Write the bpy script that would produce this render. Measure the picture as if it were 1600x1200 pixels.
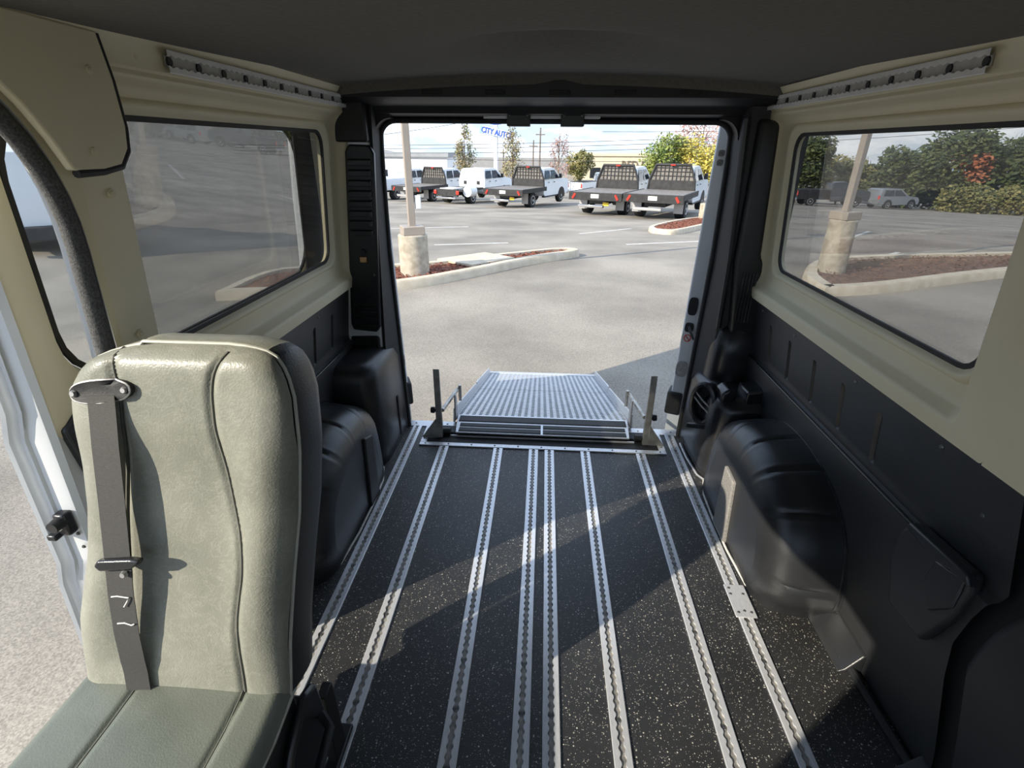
import bpy, bmesh, math, random
from mathutils import Vector, Matrix
random.seed(7)
for o in list(bpy.data.objects): bpy.data.objects.remove(o)
scene = bpy.context.scene
C = scene.collection
R = math.radians

# ------------------------------------------------------------------ camera
PITCH, YAW, ROLL = 0.433564, -0.058308, 0.008429
cp, sp, cy, sy = math.cos(PITCH), math.sin(PITCH), math.cos(YAW), math.sin(YAW)
fw = Vector((sy*cp, cy*cp, -sp)); rt = Vector((cy, -sy, 0)); up = rt.cross(fw)
c_, s_ = math.cos(ROLL), math.sin(ROLL)
rt2 = rt*c_ + up*s_; up2 = up*c_ - rt*s_
cd = bpy.data.cameras.new('camera'); cam = bpy.data.objects.new('camera', cd); C.objects.link(cam)
cd.sensor_width = 36; cd.lens = 18.0; cd.clip_start = .02; cd.clip_end = 600
cam.matrix_world = Matrix(((rt2.x, up2.x, -fw.x, -.023), (rt2.y, up2.y, -fw.y, 0), (rt2.z, up2.z, -fw.z, 1.449), (0, 0, 0, 1)))
scene.camera = cam
# ------------------------------------------------------------------ world, sun, exposure
scene.view_settings.view_transform = 'Standard'; scene.view_settings.look = 'None'
scene.view_settings.gamma = 1; scene.view_settings.exposure = 1.2
SUN_AZ, SUN_EL, SUN_POWER, SKY_POWER = R(37), R(30.5), 3.3, 0.92
w = bpy.data.worlds.new('sky'); scene.world = w; w.use_nodes = True
nt = w.node_tree; N = nt.nodes; L = nt.links; N.clear()
out = N.new('ShaderNodeOutputWorld'); bg = N.new('ShaderNodeBackground'); bg.inputs[1].default_value = SKY_POWER
tc = N.new('ShaderNodeTexCoord'); sx = N.new('ShaderNodeSeparateXYZ'); L.new(tc.outputs['Generated'], sx.inputs[0])
ramp = N.new('ShaderNodeValToRGB'); L.new(sx.outputs[2], ramp.inputs[0])
e = ramp.color_ramp.elements
e[0].position = 0.0; e[0].color = (.42, .51, .60, 1); e[1].position = .75; e[1].color = (.34, .50, .78, 1)
el = e.new(.14); el.color = (.32, .48, .70, 1)
mp = N.new('ShaderNodeMapping'); mp.inputs['Scale'].default_value = (1.6, 1.6, 6); L.new(tc.outputs['Generated'], mp.inputs[0])
nz = N.new('ShaderNodeTexNoise'); nz.inputs['Scale'].default_value = 2.2; nz.inputs['Detail'].default_value = 8; nz.inputs['Roughness'].default_value = .62
L.new(mp.outputs[0], nz.inputs['Vector'])
cr = N.new('ShaderNodeValToRGB'); cr.color_ramp.elements[0].position = .46; cr.color_ramp.elements[1].position = .70
L.new(nz.outputs['Fac'], cr.inputs[0])
mx = N.new('ShaderNodeMix'); mx.data_type = 'RGBA'; L.new(cr.outputs[0], mx.inputs[0]); L.new(ramp.outputs[0], mx.inputs[6]); mx.inputs[7].default_value = (1.0, 1.0, 1.0, 1)
L.new(mx.outputs[2], bg.inputs[0]); L.new(bg.outputs[0], out.inputs[0])
sd = bpy.data.lights.new('sun', 'SUN'); sun = bpy.data.objects.new('sun', sd); C.objects.link(sun)
sd.energy = SUN_POWER; sd.angle = R(.53); sd.color = (1, .91, .76)
sdir = Vector((math.cos(SUN_AZ)*math.cos(SUN_EL), math.sin(SUN_AZ)*math.cos(SUN_EL), -math.sin(SUN_EL)))
sun.rotation_euler = sdir.to_track_quat('-Z', 'Y').to_euler(); sun.location = (-20, -15, 20)

# ------------------------------------------------------------------ materials
M = {}
def mat(name, col, rough=.5, metal=0., col2=None, scale=8., detail=4., lo=.35, hi=.65, bump=0., bscale=60., spec=.5, stretch=(1, 1, 1), coat=0.):
    m = bpy.data.materials.new(name); m.use_nodes = True; nt = m.node_tree; b = nt.nodes['Principled BSDF']
    b.inputs['Base Color'].default_value = (*col, 1); b.inputs['Roughness'].default_value = rough; b.inputs['Metallic'].default_value = metal
    b.inputs['Specular IOR Level'].default_value = spec; b.inputs['Coat Weight'].default_value = coat
    tc = nt.nodes.new('ShaderNodeTexCoord'); mp = nt.nodes.new('ShaderNodeMapping'); mp.inputs['Scale'].default_value = stretch
    nt.links.new(tc.outputs['Object'], mp.inputs[0])
    if col2 is not None:
        n = nt.nodes.new('ShaderNodeTexNoise'); n.inputs['Scale'].default_value = scale; n.inputs['Detail'].default_value = detail
        nt.links.new(mp.outputs[0], n.inputs['Vector'])
        r = nt.nodes.new('ShaderNodeValToRGB'); r.color_ramp.elements[0].position = lo; r.color_ramp.elements[1].position = hi
        r.color_ramp.elements[0].color = (*col, 1); r.color_ramp.elements[1].color = (*col2, 1)
        nt.links.new(n.outputs['Fac'], r.inputs[0]); nt.links.new(r.outputs[0], b.inputs['Base Color'])
    if bump:
        n2 = nt.nodes.new('ShaderNodeTexNoise'); n2.inputs['Scale'].default_value = bscale; n2.inputs['Detail'].default_value = 3
        nt.links.new(mp.outputs[0], n2.inputs['Vector'])
        bp = nt.nodes.new('ShaderNodeBump'); bp.inputs['Strength'].default_value = bump; bp.inputs['Distance'].default_value = .01
        nt.links.new(n2.outputs['Fac'], bp.inputs['Height']); nt.links.new(bp.outputs[0], b.inputs['Normal'])
    M[name] = m; return m
mat('cream', (.70, .63, .43), .5, col2=(.74, .67, .47), scale=3, bump=.06, bscale=400)
mat('black_plastic', (.016, .017, .019), .30, col2=(.021, .022, .024), scale=6, bump=.10, bscale=500)
mat('black_gloss', (.014, .015, .017), .25, col2=(.02, .02, .022), scale=9, bump=.05, bscale=300)
mat('wall_vinyl', (.020, .021, .023), .42, col2=(.027, .028, .030), scale=4, bump=.12, bscale=450)
mat('dark_trim', (.010, .010, .011), .5, col2=(.014, .014, .015), scale=12)
mat('rubber', (.013, .013, .014), .65, col2=(.022, .022, .022), scale=30, bump=.1, bscale=300)
mat('seal_fabric', (.05, .05, .05), .9, col2=(.11, .11, .11), scale=260, bump=.3, bscale=500)
mat('headliner', (.14, .131, .117), .95, col2=(.165, .156, .140), scale=90, bump=.15, bscale=700)
mat('aluminium', (.62, .63, .65), .36, .5, col2=(.72, .73, .75), scale=40, stretch=(8, 1, 1), bump=.03, bscale=120)
mat('ramp_aluminium', (.44, .46, .49), .4, .5, col2=(.56, .58, .61), scale=30, bump=.05, bscale=120)
mat('wall_track_face', (.74, .73, .70), .45, .15, col2=(.80, .79, .76), scale=40)
mat('wall_track_bed', (.42, .41, .38), .6, .1, col2=(.50, .49, .45), scale=40)
mat('aluminium_dull', (.36, .36, .36), .5, .75, col2=(.5, .49, .48), scale=60, bump=.05, bscale=200)
mat('steel_worn', (.30, .29, .27), .42, .8, col2=(.52, .50, .46), scale=22, lo=.3, hi=.7, bump=.06, bscale=90)
mat('track_channel', (.17, .165, .155), .6, .5, col2=(.34, .32, .29), scale=50)
mat('screw', (.10, .10, .10), .4, .7, col2=(.18, .18, .18), scale=90)
mat('white_paint', (.74, .76, .78), .28, col2=(.78, .80, .82), scale=2, coat=.4)
mat('body_white', (.80, .82, .84), .3, col2=(.84, .86, .88), scale=1.5, coat=.4)
mat('felt', (.17, .165, .155), .95, col2=(.27, .26, .245), scale=160, bump=.4, bscale=350)
mat('caulk', (.50, .49, .45), .7, col2=(.62, .6, .56), scale=60, bump=.2, bscale=120)
mat('webbing', (.045, .044, .042), .75, col2=(.062, .06, .057), scale=220, stretch=(1, 1, 4), bump=.2, bscale=600)
mat('chalk', (.75, .75, .72), .9, col2=(.8, .8, .78), scale=40)
mat('brass', (.55, .33, .16), .35, .9, col2=(.6, .38, .2), scale=30)
mat('tan_paint', (.30, .255, .21), .5, col2=(.34, .29, .24), scale=3)
mat('concrete', (.30, .26, .20), .9, col2=(.46, .41, .33), scale=9, detail=8, bump=.3, bscale=60)
mat('kerb', (.46, .39, .29), .9, col2=(.56, .49, .38), scale=6, detail=8, bump=.25, bscale=60)
mat('mulch', (.10, .032, .018), .95, col2=(.24, .085, .05), scale=14, detail=8, bump=.8, bscale=30)
mat('mulch_dark', (.09, .045, .03), .95, col2=(.2, .11, .075), scale=14, detail=8, bump=.8, bscale=30)
mat('tire', (.012, .012, .013), .8, col2=(.02, .02, .02), scale=20)
mat('wheel_rim', (.55, .56, .58), .35, .8, col2=(.65, .66, .68), scale=20)
mat('bed_black', (.014, .014, .015), .5, col2=(.03, .03, .03), scale=5)
mat('bed_deck', (.13, .12, .11), .7, col2=(.22, .20, .18), scale=6)
mat('car_glass', (.012, .016, .022), .06, col2=(.02, .025, .03), scale=2)
mat('red_lens', (.55, .03, .02), .2, col2=(.62, .05, .03), scale=20)
mat('amber_plate', (.85, .60, .04), .5, col2=(.8, .55, .04), scale=20)
mat('plate_white', (.8, .8, .8), .5, col2=(.85, .85, .85), scale=20)
mat('chrome', (.75, .75, .77), .12, 1., col2=(.8, .8, .82), scale=20)
mat('car_black', (.012, .013, .017), .15, col2=(.014, .015, .02), scale=3, coat=.6)
mat('car_silver', (.22, .23, .24), .3, .4, col2=(.26, .27, .28), scale=3, coat=.4)
mat('beige_wall', (.62, .54, .38), .9, col2=(.67, .59, .43), scale=1.2)
mat('roof_grey', (.30, .31, .32), .8, col2=(.36, .37, .38), scale=1)
mat('letter_brown', (.16, .12, .08), .6, col2=(.2, .15, .1), scale=5)
mat('sign_blue', (.02, .08, .42), .35, col2=(.03, .10, .48), scale=2)
mat('sign_pale', (.22, .40, .72), .4, col2=(.27, .45, .76), scale=2)
mat('sign_white', (.82, .84, .86), .4, col2=(.86, .88, .9), scale=2)
mat('bark', (.13, .10, .08), .9, col2=(.22, .18, .14), scale=12, bump=.4, bscale=30)
mat('pole_wood', (.14, .11, .09), .9, col2=(.2, .16, .13), scale=8)
mat('cable', (.03, .03, .033), .6, col2=(.04, .04, .042), scale=8)
mat('paint_line', (.60, .58, .53), .8, col2=(.46, .44, .40), scale=6, detail=8)
mat('sticker', (.78, .78, .78), .5, col2=(.82, .82, .82), scale=20)
mat('sticker_red', (.6, .06, .05), .5, col2=(.65, .08, .07), scale=20)
def leafmat(name, a, b, c2=None):
    m = mat(name, a, .6, col2=b, scale=1.3, detail=6, lo=.38, hi=.62)
    bs = m.node_tree.nodes['Principled BSDF']; bs.inputs['Subsurface Weight'].default_value = 0
    return m
leafmat('leaf_green', (.10, .15, .025), (.24, .27, .05))
leafmat('leaf_yellow', (.30, .28, .05), (.62, .47, .08))
leafmat('leaf_dark', (.035, .055, .014), (.10, .115, .03))
leafmat('leaf_rust', (.28, .075, .03), (.42, .15, .06))
leafmat('leaf_pink', (.34, .16, .13), (.45, .26, .2))
leafmat('leaf_sparse', (.20, .20, .07), (.34, .26, .14))
leafmat('leaf_olive', (.10, .11, .03), (.26, .22, .07))

# seat vinyl: worn pale green-grey with creases
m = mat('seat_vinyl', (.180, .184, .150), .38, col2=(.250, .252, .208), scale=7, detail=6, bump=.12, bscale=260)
nt = m.node_tree; b = nt.nodes['Principled BSDF']
v = nt.nodes.new('ShaderNodeTexNoise'); v.inputs['Scale'].default_value = 22; v.inputs['Detail'].default_value = 12; v.inputs['Roughness'].default_value = .75; v.inputs['Distortion'].default_value = .8
tcn = nt.nodes.new('ShaderNodeTexCoord'); nt.links.new(tcn.outputs['Object'], v.inputs['Vector'])
rr = nt.nodes.new('ShaderNodeValToRGB'); rr.color_ramp.elements[0].position = .485; rr.color_ramp.elements[1].position = .515
rr.color_ramp.elements[0].color = (0, 0, 0, 1); rr.color_ramp.elements[1].color = (0, 0, 0, 1); q_ = rr.color_ramp.elements.new(.5); q_.color = (.35, .35, .35, 1)
nt.links.new(v.outputs['Fac'], rr.inputs[0])
mxx = nt.nodes.new('ShaderNodeMix'); mxx.data_type = 'RGBA'; nt.links.new(rr.outputs[0], mxx.inputs[0])
old = b.inputs['Base Color'].links[0].from_socket; nt.links.new(old, mxx.inputs[6]); mxx.inputs[7].default_value = (.42, .41, .35, 1); nt.links.new(mxx.outputs[2], b.inputs['Base Color'])
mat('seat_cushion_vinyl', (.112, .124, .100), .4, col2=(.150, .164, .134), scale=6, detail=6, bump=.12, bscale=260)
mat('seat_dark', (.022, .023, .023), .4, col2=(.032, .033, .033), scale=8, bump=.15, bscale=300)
mat('piping', (.42, .42, .36), .45, col2=(.5, .5, .43), scale=40)
mat('seam', (.10, .10, .085), .8, col2=(.13, .13, .11), scale=40)

# rubber floor with pale flecks
m = mat('floor_rubber', (.019, .019, .0195), .42, col2=(.027, .027, .0275), scale=5, bump=.25, bscale=350)
nt = m.node_tree; b = nt.nodes['Principled BSDF']; tcn = nt.nodes.new('ShaderNodeTexCoord')
def flecks(scale, rad, keep):
    vo = nt.nodes.new('ShaderNodeTexVoronoi'); vo.inputs['Scale'].default_value = scale; nt.links.new(tcn.outputs['Object'], vo.inputs['Vector'])
    a = nt.nodes.new('ShaderNodeMath'); a.operation = 'LESS_THAN'; a.inputs[1].default_value = rad; nt.links.new(vo.outputs['Distance'], a.inputs[0])
    s = nt.nodes.new('ShaderNodeSeparateColor'); nt.links.new(vo.outputs['Color'], s.inputs[0])
    k = nt.nodes.new('ShaderNodeMath'); k.operation = 'LESS_THAN'; k.inputs[1].default_value = keep; nt.links.new(s.outputs[0], k.inputs[0])
    p = nt.nodes.new('ShaderNodeMath'); p.operation = 'MULTIPLY'; nt.links.new(a.outputs[0], p.inputs[0]); nt.links.new(k.outputs[0], p.inputs[1]); 
    p2 = nt.nodes.new('ShaderNodeMath'); p2.operation = 'MULTIPLY'; nt.links.new(p.outputs[0], p2.inputs[0]); nt.links.new(s.outputs[1], p2.inputs[1]); return p2
f1 = flecks(110, .24, .36); f2 = flecks(240, .28, .32)
ad = nt.nodes.new('ShaderNodeMath'); ad.operation = 'MAXIMUM'; nt.links.new(f1.outputs[0], ad.inputs[0]); nt.links.new(f2.outputs[0], ad.inputs[1])
mxx = nt.nodes.new('ShaderNodeMix'); mxx.data_type = 'RGBA'; nt.links.new(ad.outputs[0], mxx.inputs[0])
old = b.inputs['Base Color'].links[0].from_socket; nt.links.new(old, mxx.inputs[6]); mxx.inputs[7].default_value = (.52, .50, .44, 1); nt.links.new(mxx.outputs[2], b.inputs['Base Color'])

# asphalt: pale worn aggregate with large soft stains
m = mat('asphalt', (.195, .173, .143), .9, col2=(.325, .290, .240), scale=.55, detail=9, lo=.36, hi=.64, bump=.15, bscale=120)
nt = m.node_tree; b = nt.nodes['Principled BSDF']; tcn = nt.nodes.new('ShaderNodeTexCoord')
fn = nt.nodes.new('ShaderNodeTexNoise'); fn.inputs['Scale'].default_value = 110; fn.inputs['Detail'].default_value = 2; nt.links.new(tcn.outputs['Object'], fn.inputs['Vector'])
rr = nt.nodes.new('ShaderNodeValToRGB'); rr.color_ramp.elements[0].position = .3; rr.color_ramp.elements[1].position = .7
rr.color_ramp.elements[0].color = (.62, .62, .62, 1); rr.color_ramp.elements[1].color = (1.18, 1.18, 1.18, 1); nt.links.new(fn.outputs['Fac'], rr.inputs[0])
mxx = nt.nodes.new('ShaderNodeMix'); mxx.data_type = 'RGBA'; mxx.blend_type = 'MULTIPLY'; mxx.inputs[0].default_value = 1
old = b.inputs['Base Color'].links[0].from_socket; nt.links.new(old, mxx.inputs[6]); nt.links.new(rr.outputs[0], mxx.inputs[7]); nt.links.new(mxx.outputs[2], b.inputs['Base Color'])

def glassmat(name, tint):
    m = bpy.data.materials.new(name); m.use_nodes = True; nt = m.node_tree; nt.nodes.clear()
    o = nt.nodes.new('ShaderNodeOutputMaterial'); mix = nt.nodes.new('ShaderNodeMixShader'); t = nt.nodes.new('ShaderNodeBsdfTransparent'); g = nt.nodes.new('ShaderNodeBsdfGlossy')
    t.inputs[0].default_value = (*tint, 1); g.inputs['Roughness'].default_value = 0; g.inputs[0].default_value = (.8, .8, .8, 1)
    fr = nt.nodes.new('ShaderNodeFresnel'); geo = nt.nodes.new('ShaderNodeNewGeometry')
    ior = nt.nodes.new('ShaderNodeMapRange'); ior.inputs[3].default_value = 1.45; ior.inputs[4].default_value = 1/1.45   # both faces of a thin pane reflect alike
    nt.links.new(geo.outputs['Backfacing'], ior.inputs[0]); nt.links.new(ior.outputs[0], fr.inputs[0])
    # faint haze and smears on the pane, as dust on glass
    n = nt.nodes.new('ShaderNodeTexNoise'); n.inputs['Scale'].default_value = 3; n.inputs['Detail'].default_value = 6
    d = nt.nodes.new('ShaderNodeBsdfDiffuse'); d.inputs[0].default_value = (.5, .5, .48, 1)
    r = nt.nodes.new('ShaderNodeMapRange'); r.inputs[1].default_value = .4; r.inputs[2].default_value = .8; r.inputs[3].default_value = .02; r.inputs[4].default_value = .06
    nt.links.new(n.outputs['Fac'], r.inputs[0])
    m2 = nt.nodes.new('ShaderNodeMixShader'); nt.links.new(r.outputs[0], m2.inputs[0])
    nt.links.new(fr.outputs[0], mix.inputs[0]); nt.links.new(t.outputs[0], mix.inputs[1]); nt.links.new(g.outputs[0], mix.inputs[2])
    nt.links.new(mix.outputs[0], m2.inputs[1]); nt.links.new(d.outputs[0], m2.inputs[2]); nt.links.new(m2.outputs[0], o.inputs[0]); M[name] = m
glassmat('tinted_glass', (.66, .665, .665)); glassmat('door_glass', (.84, .85, .85))

# ------------------------------------------------------------------ mesh helpers
class MB:
    def __init__(s): s.v = []; s.f = []
    def add(s, vs, fs):
        n = len(s.v); s.v += [tuple(p) for p in vs]; s.f += [tuple(i+n for i in f) for f in fs]; return s
    def box(s, x0, x1, y0, y1, z0, z1):
        return s.add([(x0,y0,z0),(x1,y0,z0),(x1,y1,z0),(x0,y1,z0),(x0,y0,z1),(x1,y0,z1),(x1,y1,z1),(x0,y1,z1)],
                     [(0,3,2,1),(4,5,6,7),(0,1,5,4),(1,2,6,5),(2,3,7,6),(3,0,4,7)])
    def cyl(s, a, b, r0, r1=None, n=14, caps=True):
        a = Vector(a); b = Vector(b); r1 = r0 if r1 is None else r1
        d = (b-a).normalized(); u = d.orthogonal().normalized(); v = d.cross(u)
        vs = [a+(u*math.cos(2*math.pi*i/n)+v*math.sin(2*math.pi*i/n))*r0 for i in range(n)] + [b+(u*math.cos(2*math.pi*i/n)+v*math.sin(2*math.pi*i/n))*r1 for i in range(n)]
        fs = [(i, (i+1) % n, n+(i+1) % n, n+i) for i in range(n)]
        if caps: fs += [tuple(range(n-1, -1, -1)), tuple(range(n, 2*n))]
        return s.add(vs, fs)
    def tube(s, path, r, n=8, closed=False, flat=1.):
        P = [Vector(p) for p in path]; k = len(P); rings = []; prev = None
        for i in range(k):
            if closed: d = P[(i+1) % k]-P[i-1]
            else: d = P[min(i+1, k-1)]-P[max(i-1, 0)]
            d.normalize()
            u = d.orthogonal().normalized() if prev is None else (prev-d*prev.dot(d)).normalized()
            prev = u; v = d.cross(u); ri = r[i] if isinstance(r, (list, tuple)) else r
            rings.append([P[i]+u*math.cos(2*math.pi*j/n)*ri+v*math.sin(2*math.pi*j/n)*ri*flat for j in range(n)])
        return s.loft(rings, caps=not closed, wrap=closed)
    def loft(s, rings, caps=True, wrap=False, closed=True):
        n = len(rings[0]); k = len(rings); vs = [p for r in rings for p in r]; fs = []
        for i in range(k if wrap else k-1):
            a = i*n; b = ((i+1) % k)*n
            for j in range(n if closed else n-1):
                fs.append((a+j, a+(j+1) % n, b+(j+1) % n, b+j))
        if caps and not wrap: fs += [tuple(range(n-1, -1, -1)), tuple(range((k-1)*n, k*n))]
        return s.add(vs, fs)
    def grid(s, P): return s.loft(P, caps=False, closed=False)
    def prism(s, poly, o, u, v, wv):
        o, u, v, wv = Vector(o), Vector(u), Vector(v), Vector(wv); n = len(poly)
        a = [o+u*p[0]+v*p[1] for p in poly]; b = [p+wv for p in a]
        return s.add(a+b, [tuple(range(n-1, -1, -1)), tuple(range(n, 2*n))]+[(i, (i+1) % n, n+(i+1) % n, n+i) for i in range(n)])
    def mesh(s, name, mt, smooth=False, angle=40):
        me = bpy.data.meshes.new(name); me.from_pydata(s.v, [], s.f); me.update()
        bm = bmesh.new(); bm.from_mesh(me); bmesh.ops.recalc_face_normals(bm, faces=bm.faces); bm.to_mesh(me); bm.free()
        if mt: me.materials.append(M[mt])
        if smooth:
            me.polygons.foreach_set('use_smooth', [True]*len(me.polygons)); me.set_sharp_from_angle(angle=R(angle))
        return me
    def build(s, name, mt, parent=None, smooth=False, bevel=0, seg=2, angle=40, loc=None):
        o = bpy.data.objects.new(name, s.mesh(name, mt, smooth or bevel > 0, angle)); C.objects.link(o)
        if parent: o.parent = parent
        if loc: o.location = loc
        if bevel:
            md = o.modifiers.new('bevel', 'BEVEL'); md.width = bevel; md.segments = seg; md.limit_method = 'ANGLE'; md.angle_limit = R(38)
        return o
def tag(o, label, cat, group=None, kind=None):
    o['label'] = label; o['category'] = cat
    if group: o['group'] = group
    if kind: o['kind'] = kind
    return o
def thing(name, label, cat, loc=(0, 0, 0), rz=0, group=None, kind=None):
    o = bpy.data.objects.new(name, None); C.objects.link(o); o.location = loc; o.rotation_euler = (0, 0, rz); o.empty_display_size = .1
    return tag(o, label, cat, group, kind)
def inst(me, name, parent, loc, rot=(0, 0, 0), sc=(1, 1, 1)):
    o = bpy.data.objects.new(name, me); C.objects.link(o); o.parent = parent; o.location = loc; o.rotation_euler = rot; o.scale = sc; return o
def rrect(a0, a1, b0, b1, r, n=5, ne=6):
    """rounded rectangle with a fixed point count, edges subdivided"""
    pts = []
    cs = [(a1-r, b0+r, -90), (a1-r, b1-r, 0), (a0+r, b1-r, 90), (a0+r, b0+r, 180)]
    for k, (ca, cb, st) in enumerate(cs):
        arc = [(ca+r*math.cos(R(st+90*i/n)), cb+r*math.sin(R(st+90*i/n))) for i in range(n+1)]
        pts += arc
        nc = cs[(k+1) % 4]; nx = (nc[0]+r*math.cos(R(nc[2])), nc[1]+r*math.sin(R(nc[2])))
        la = arc[-1]
        pts += [(la[0]+(nx[0]-la[0])*i/ne, la[1]+(nx[1]-la[1])*i/ne) for i in range(1, ne)]
    return pts
def interp(z, tab):
    if z <= tab[0][0]: return tab[0][1]
    for (a, x), (b, y) in zip(tab, tab[1:]):
        if z <= b: return x+(y-x)*(z-a)/(b-a)
    return tab[-1][1]
def sm(t): t = max(0, min(1, t)); return t*t*(3-2*t)
screw_me = MB().cyl((0, 0, 0), (0, 0, .003), .005, .0035, 8).mesh('screw', 'screw', True)
bolt_me = MB().cyl((0, 0, 0), (0, 0, .004), .006, .004, 8).mesh('bolt', 'aluminium_dull', True)

# ------------------------------------------------------------------ ground
def gz(y, x=0.): return -.55-.0525*min(max(0, y-10), 60)-.035*max(0, x-11)+.15*max(0, -x-6.5-.2*max(0, y))
gys = [-40, -20, -10, -5, 0] + [2*i for i in range(1, 36)] + [80, 95, 120, 180, 300]
gxs = [-160, -110, -80, -60, -48] + [-40+2*i for i in range(25)] + [9, 11] + [12+3*i for i in range(15)] + [60, 75, 100, 140, 200]
g = MB().grid([[(x, y, gz(y, x)) for x in gxs] for y in gys]).build('parking_lot', 'asphalt')
tag(g, 'pale worn asphalt parking lot spreading behind the van', 'parking lot', kind='structure')

# ------------------------------------------------------------------ floor of the van
fl = MB().box(-.985, .985, -1.5, 2.56, -.05, 0).build('floor', 'floor_rubber')
tag(fl, 'black rubber van floor with pale flecks', 'floor', kind='structure')
st = MB().box(-.765, .765, 2.51, 2.575, -.052, .004).build('trim_1', 'aluminium', bevel=.003)
tag(st, 'aluminium sill strip along the rear edge of the van floor', 'sill', kind='structure')
for i in range(9):
    inst(bolt_me, 'bolt', st, (-.72+i*.18, 2.542, .004))

# ------------------------------------------------------------------ walls
XL = [(0, .985), (.10, .982), (.50, .962), (.552, .958), (.560, .959), (.572, .976), (.60, .977), (.84, .947), (.86, .945)]
SLOTS = [1.36, 1.56, 1.755, 1.96, 2.15]
def xcream(z): return .925+(z-.84)*(.868-.925)/(1.58-.84)
SEAM = [(0, .81), (.07, .821), (.22, .86), (.36, .902), (.46, .895), (.60, .852), (.79, .886), (.86, .90)]
def lower_panel(s, y0, seam):
    cols = sorted(set([y0, y0+.1, y0+.2, y0+.32, 2.4] + [round(y+d, 4) for y in SLOTS for d in (-.013, -.006, 0, .006, .013)]))
    rows = sorted(set([z for z, _ in XL] + [.3, .4, .595, .61, .62, .70, .755, .765, .80]))
    P = []
    for y in cols:
        col = []
        for z in rows:
            x = interp(z, XL); k = min(abs(y-a) for a in SLOTS)
            if .605 < z < .76 and k < .0125: x += .010 if k < .0065 else -.002
            yy = y
            if seam: yy = y+(interp(z, SEAM)-y0)*max(0, 1-(y-y0)/.32)
            col.append((s*x, yy, z))
        P.append(col)
    return MB().grid(P)
def window_trim(s, y0):
    rings = []
    for (a, b2, c3, d, r, off) in [(y0, 2.40, .84, 1.585, .01, 0), (1.070, 2.365, .878, 1.576, .03, -.003), (1.074, 2.360, .884, 1.573, .032, -.001), (1.078, 2.352, .890, 1.568, .035, .006), (1.083, 2.335, .903, 1.562, .05, .030), (1.087, 2.325, .913, 1.556, .05, .037),
                                   (1.093, 2.30, .935, 1.548, .055, .042), (1.098, 2.278, .955, 1.538, .058, .044), (1.101, 2.272, .959, 1.534, .06, .038), (1.105, 2.262, .966, 1.526, .06, .036), (1.110, 2.252, .973, 1.518, .062, .038), (1.113, 2.246, .978, 1.512, .062, .046), (1.12, 2.235, .985, 1.503, .062, .052), (1.12, 2.235, .985, 1.503, .062, .075)]:
        rings.append([(s*(xcream(z)+off), y, z) for y, z in rrect(a, b2, c3, d, r)])
    return MB().loft(rings, caps=False)
def upper_strip(s, y0, y1):
    return MB().grid([[(s*x, y, z) for y in (y0, (y0+y1)/2, y1)] for z, x in [(1.585, .868), (1.59, .862), (1.635, .858), (1.645, .85), (1.66, .84)]])
def pane(s, yy0, yy1, z0, z1, off, r=.06):
    ring = rrect(yy0, yy1, z0, z1, r, 5, 2)
    a = [(s*(xcream(z)+off), y, z) for y, z in ring]; b2 = [(s*(xcream(z)+off+.005), y, z) for y, z in ring]
    return MB().loft([a, b2])
def gasket(s, yy0, yy1, z0, z1, off, r=.06, w_=.012):
    A = rrect(yy0, yy1, z0, z1, r); B = rrect(yy0+w_, yy1-w_, z0+w_, z1-w_, r-.008)
    X = lambda ring, o: [(s*(xcream(z)+o), y, z) for y, z in ring]
    return MB().loft([X(A, off), X(A, off-.008), X(B, off-.008), X(B, off)], caps=False, wrap=True)

wr = thing('wall_right', 'cream and black side wall of the van on the right, facing the grey seat', 'wall', kind='structure')
wl = thing('wall_left', 'cream and black side wall of the van behind the grey seat', 'wall', kind='structure')
lower_panel(1, .87, True).build('lower_panel', 'wall_vinyl', wr, True, angle=30)
lower_panel(-1, 1.045, False).build('lower_panel', 'wall_vinyl', wl, True, angle=30)
for s_, w_, ya in ((1, wr, 1.10), (-1, wl, 1.06)):
    MB().tube([(s_*.9605, y, .564) for y in (ya, 1.5, 2.0, 2.34)], .0055, 8).build('ledge_glint_bead', 'black_gloss', w_, True)  # glossy bead added along the ledge to catch a highlight line
window_trim(1, .98).build('window_trim', 'cream', wr, True, angle=50)
window_trim(-1, .968).build('window_trim', 'cream', wl, True, angle=50)
upper_strip(1, -.3, 2.4).build('cant_rail', 'cream', wr, True); upper_strip(-1, -.45, 2.4).build('cant_rail', 'cream', wl, True)
# front part of the right wall
MB().grid([[(xcream(z)+dx, y, z) for z in (.84, .9, 1.2, 1.5, 1.585)] for y, dx in [(-.3, 0), (.6, 0), (.84, 0), (.855, .004), (.87, 0), (.98, 0)]]).build('front_trim', 'cream', wr, True)
fp = []
for t in (0, .5, .85, .97, 1):
    fp.append([((interp(z, XL)-.004 if z > .5 else .978-.03*z)+(.03 if t == 1 else 0), -.3+t*(interp(z, SEAM)-.028+.3), z) for z in (0, .07, .14, .22, .30, .36, .42, .50, .60, .7, .79, .86)])
MB().grid(fp).build('front_lower_panel', 'wall_vinyl', wr, True)
MB().grid([[(1.0, y, z) for z in (0, .9)] for y in (.7, 1.0)]).build('panel_gap', 'dark_trim', wr)
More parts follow.
